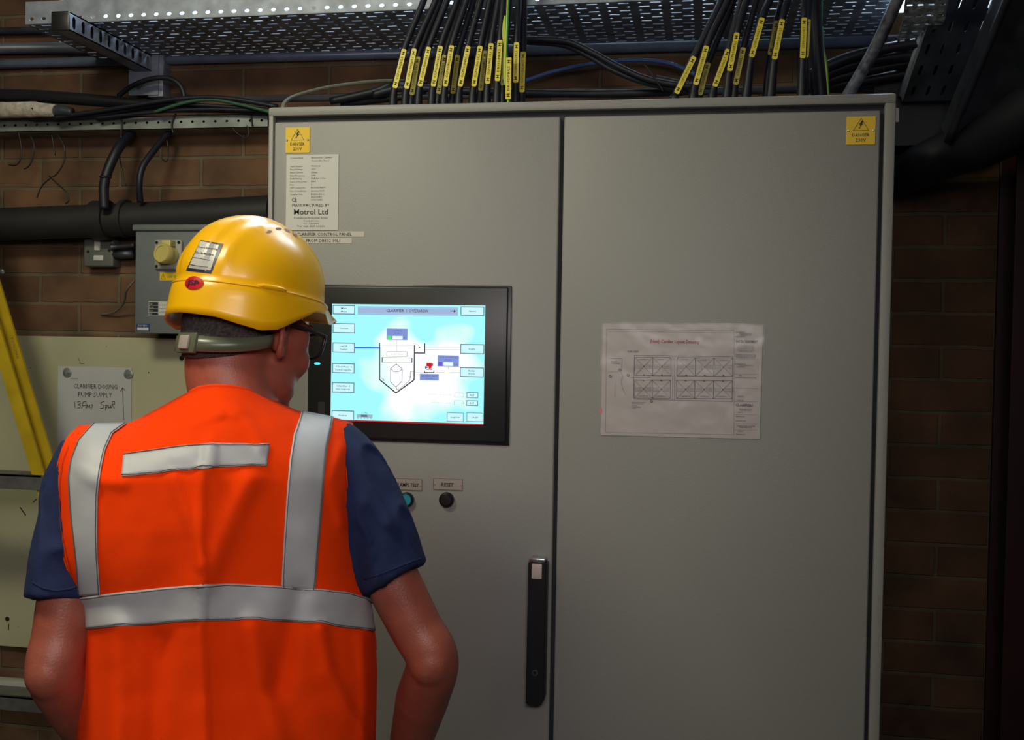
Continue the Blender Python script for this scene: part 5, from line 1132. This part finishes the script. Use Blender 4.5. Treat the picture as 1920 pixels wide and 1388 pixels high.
strip([(564.5, 775), (548.7, 816), (541, 864), (535.7, 936.6), (531, 1009), (525.6, 1100)], [(624, 786), (611, 840), (606, 888), (600, 960.6), (594, 1033), (589.6, 1106)], 'reflective_strip', label='right upright reflective tape', extra=frontband(xx(540, 900), xx(600, 900), PT(560, 800).z, zb_))
def wrap(b):
    zt0, zb0 = PT(150, 1118).z, PT(150, 1180).z; g = []; n = 60
    cxx = (xx(151, 1150)+xx(697, 1150))/2
    for i in range(n+1):
        th = PI*i/n
        for z in (zt0, (zt0+zb0)/2, zb0):
            o_ = TM@Vector((cxx-.6*math.cos(th), .6*math.sin(th)-.002, z)); c0_ = TM@Vector((cxx, -.002, z)); h, n_, _, _ = VB.ray_cast(o_, (c0_-o_).normalized())
            g.append(h+(o_-c0_).normalized()*.003 if h is not None else TM@Vector((cxx-.2*math.cos(th), .13*math.sin(th), z)))
    b.add(g, [(i*3+k_, i*3+k_+1, (i+1)*3+k_+1, (i+1)*3+k_) for i in range(n) for k_ in range(2)])
strip([(149, 1119), (200, 1112), (250, 1106), (320, 1099), (378, 1095), (420, 1093), (470, 1095), (525, 1098.5), (600, 1104), (650, 1111), (696, 1126)], [(154, 1180), (200, 1176), (250, 1172), (320, 1166), (378, 1163), (420, 1162), (470, 1162), (525, 1163), (600, 1169), (650, 1177), (699, 1184)], 'reflective_strip', n=110, label='reflective tape round the waist', extra=wrap)
strip([(233, 854), (270, 848.5), (335, 839), (370, 835.5), (398, 833), (450, 833), (502, 834)], [(229.6, 896), (270, 891.5), (331.7, 884), (370, 881), (398, 877), (450, 876), (499, 875)], 'blank_panel', n=60, k=6, label='blank pale reflective panel across the shoulders')
# bound edges of the armholes, hem and neck
def edgeline(pts, r, nm, m=vestm):
    b = MB(); b.tube(pts, r, n=6, sub=1); b.build(nm, m, vo, smooth='all')
for u_ in (-1, 1):
    pl = [vest_pt(u_, j/NV) for j in range(58, NV+1)]; edgeline(pl, .0022, 'armhole_binding'); edgeline([vest_pt(u_, j/NV, True) for j in range(58, NV+1)], .0022, 'armhole_binding')
pl = [vest_pt(us[i], 1.0) for i in range(NU+1) if 350 < 150+(us[i]+1)/2*510 < 520]; edgeline(pl, .003, 'collar_binding')
# armhole seam line on the left
b = MB(); g = []
sl_ = [(131, 838), (121, 866), (116, 900), (115, 930), (118, 990), (128, 1040), (140, 1085)]
for i in range(41):
    t_ = i/40*(len(sl_)-1); k_ = min(int(t_), len(sl_)-2); f_ = t_-k_; x = sl_[k_][0]*(1-f_)+sl_[k_+1][0]*f_; y = sl_[k_][1]*(1-f_)+sl_[k_+1][1]*f_
    g += [vp(x-.5, y, .003), vp(x+.5, y, .003)]
b.add(g, [(i*2, i*2+1, i*2+3, i*2+2) for i in range(40)]); b.build('seam_stitch', mat('orange_thread', (.35, .03, .01), .8), vo, normals=False)

# --- t-shirt -------------------------------------------------
b = MB()
loft(b, [(cx0+.005, YC+.0, .93, .180, .118, .128), (cx0+.002, YC, 1.05, .178, .112, .13), (cx0-.002, YC, 1.18, .178, .115, .125), (cx0-.010, YC, 1.29, .180, .120, .112), (cx0-.015, YC, 1.37, .175, .112, .088), (cx0-.012, YC, 1.43, .145, .085, .062), (cx0, YC, 1.465, .09, .06, .055)])
def sleeve(sh, el, hemo, hemi, outer, inner, Y0_, Y1_):
    """sleeve through matching outer and inner pixel edges"""
    pts, rs = [], []; n = len(outer)
    for k_ in range(n):
        y_ = Y0_+(Y1_-Y0_)*k_/(n-1); a, c = PT(*outer[k_], y_), PT(*inner[k_], y_); pts.append((a+c)/2); rs.append((a-c).length/2+.004)
    b.tube(pts, rs, n=26, sub=4, flat=1.1)
sleeve(shR, elR, 0, 0, [(650, 802), (684, 832), (716, 885), (748, 950), (778, 1025), (797, 1070)], [(560, 905), (600, 940), (625, 985), (648, 1040), (668, 1085), (684, 1108)], -.0, -.05)
sleeve(shL, elL, 0, 0, [(140, 812), (104, 880), (92, 945), (74, 1010), (63, 1070), (56, 1116)], [(235, 900), (205, 960), (190, 1000), (178, 1050), (168, 1095), (164, 1132)], -.0, -.04)
def shdef(co):
    n_ = noise.noise(Vector((co.x*16, co.y*16, co.z*7)))*.008+noise.noise(Vector((co.x*40, co.y*40, co.z*14)))*.003
    r_ = noise.noise(Vector((co.x*22+co.z*9, co.y*22, co.z*9+5)))
    n_ += .007*(1-min(1, abs(r_)*5))**2
    return co+Vector((n_*.6, -n_*1.1, 0))
ts = remeshed(b, 't_shirt', shirtm, man, .006, 4, deform=shdef)
SB = BVHTree.FromPolygons([v.co.copy() for v in ts.data.vertices], [tuple(p.vertices) for p in ts.data.polygons])
def hemline(pl, nm):
    pts = []
    for (x0, y0), (x1, y1) in zip(pl, pl[1:]):
        for k_ in range(5):
            q = project(x0+(x1-x0)*k_/5, y0+(y1-y0)*k_/5, SB, .0004, 0)
            if q is not None: pts.append(q)
    if len(pts) > 3: b = MB(); b.tube(pts, .0016, n=6, sub=1); b.build(nm, shirtm, ts, smooth='all')
hemline([(684, 1086), (715, 1076), (750, 1062), (775, 1052), (792, 1046)], 'sleeve_hem'); hemline([(62, 1092), (80, 1103), (105, 1108), (130, 1105), (145, 1100)], 'sleeve_hem')
# --- trousers and boots (below the frame)
b = MB(); loft(b, [(cx0+.01, YC+.02, .84, .185, .125, .12), (cx0+.01, YC+.01, .95, .180, .12, .125), (cx0+.01, YC+.01, 1.0, .172, .115, .125)])
for sgn in (-1, 1):
    hx = cx0+.01+sgn*.09; b.tube([TM@Vector(p_) for p_ in [(hx, YC+.02, .93), (hx+sgn*.012, YC+.02, .72), (hx+sgn*.018, YC+.03, .50), (hx+sgn*.02, YC+.01, .30), (hx+sgn*.02, YC, .07)]], [.106, .100, .078, .072, .068], n=18)
remeshed(b, 'trousers', mat('dark_trousers', (.02, .022, .035), .85, noise_amt=.2, nscale=40), man, .009, 4)
for sgn in (-1, 1):
    b = MB(); hx = cx0+.01+sgn*.11; b.tube([(hx, YC-.06, .055), (hx, YC+.02, .06), (hx, YC+.12, .05), (hx+sgn*.004, YC+.185, .038)], [.042, .045, .046, .034], n=14); b.tube([(hx, YC, .05), (hx, YC, .16)], [.05, .05], n=14); b.rbox((hx-.046, YC-.10, .001), (hx+.046, YC+.215, .022), .008); b.v = [tuple(TM@Vector(q_)) for q_ in b.v]
    remeshed(b, 'boot', M['black'], man, .007, 3)
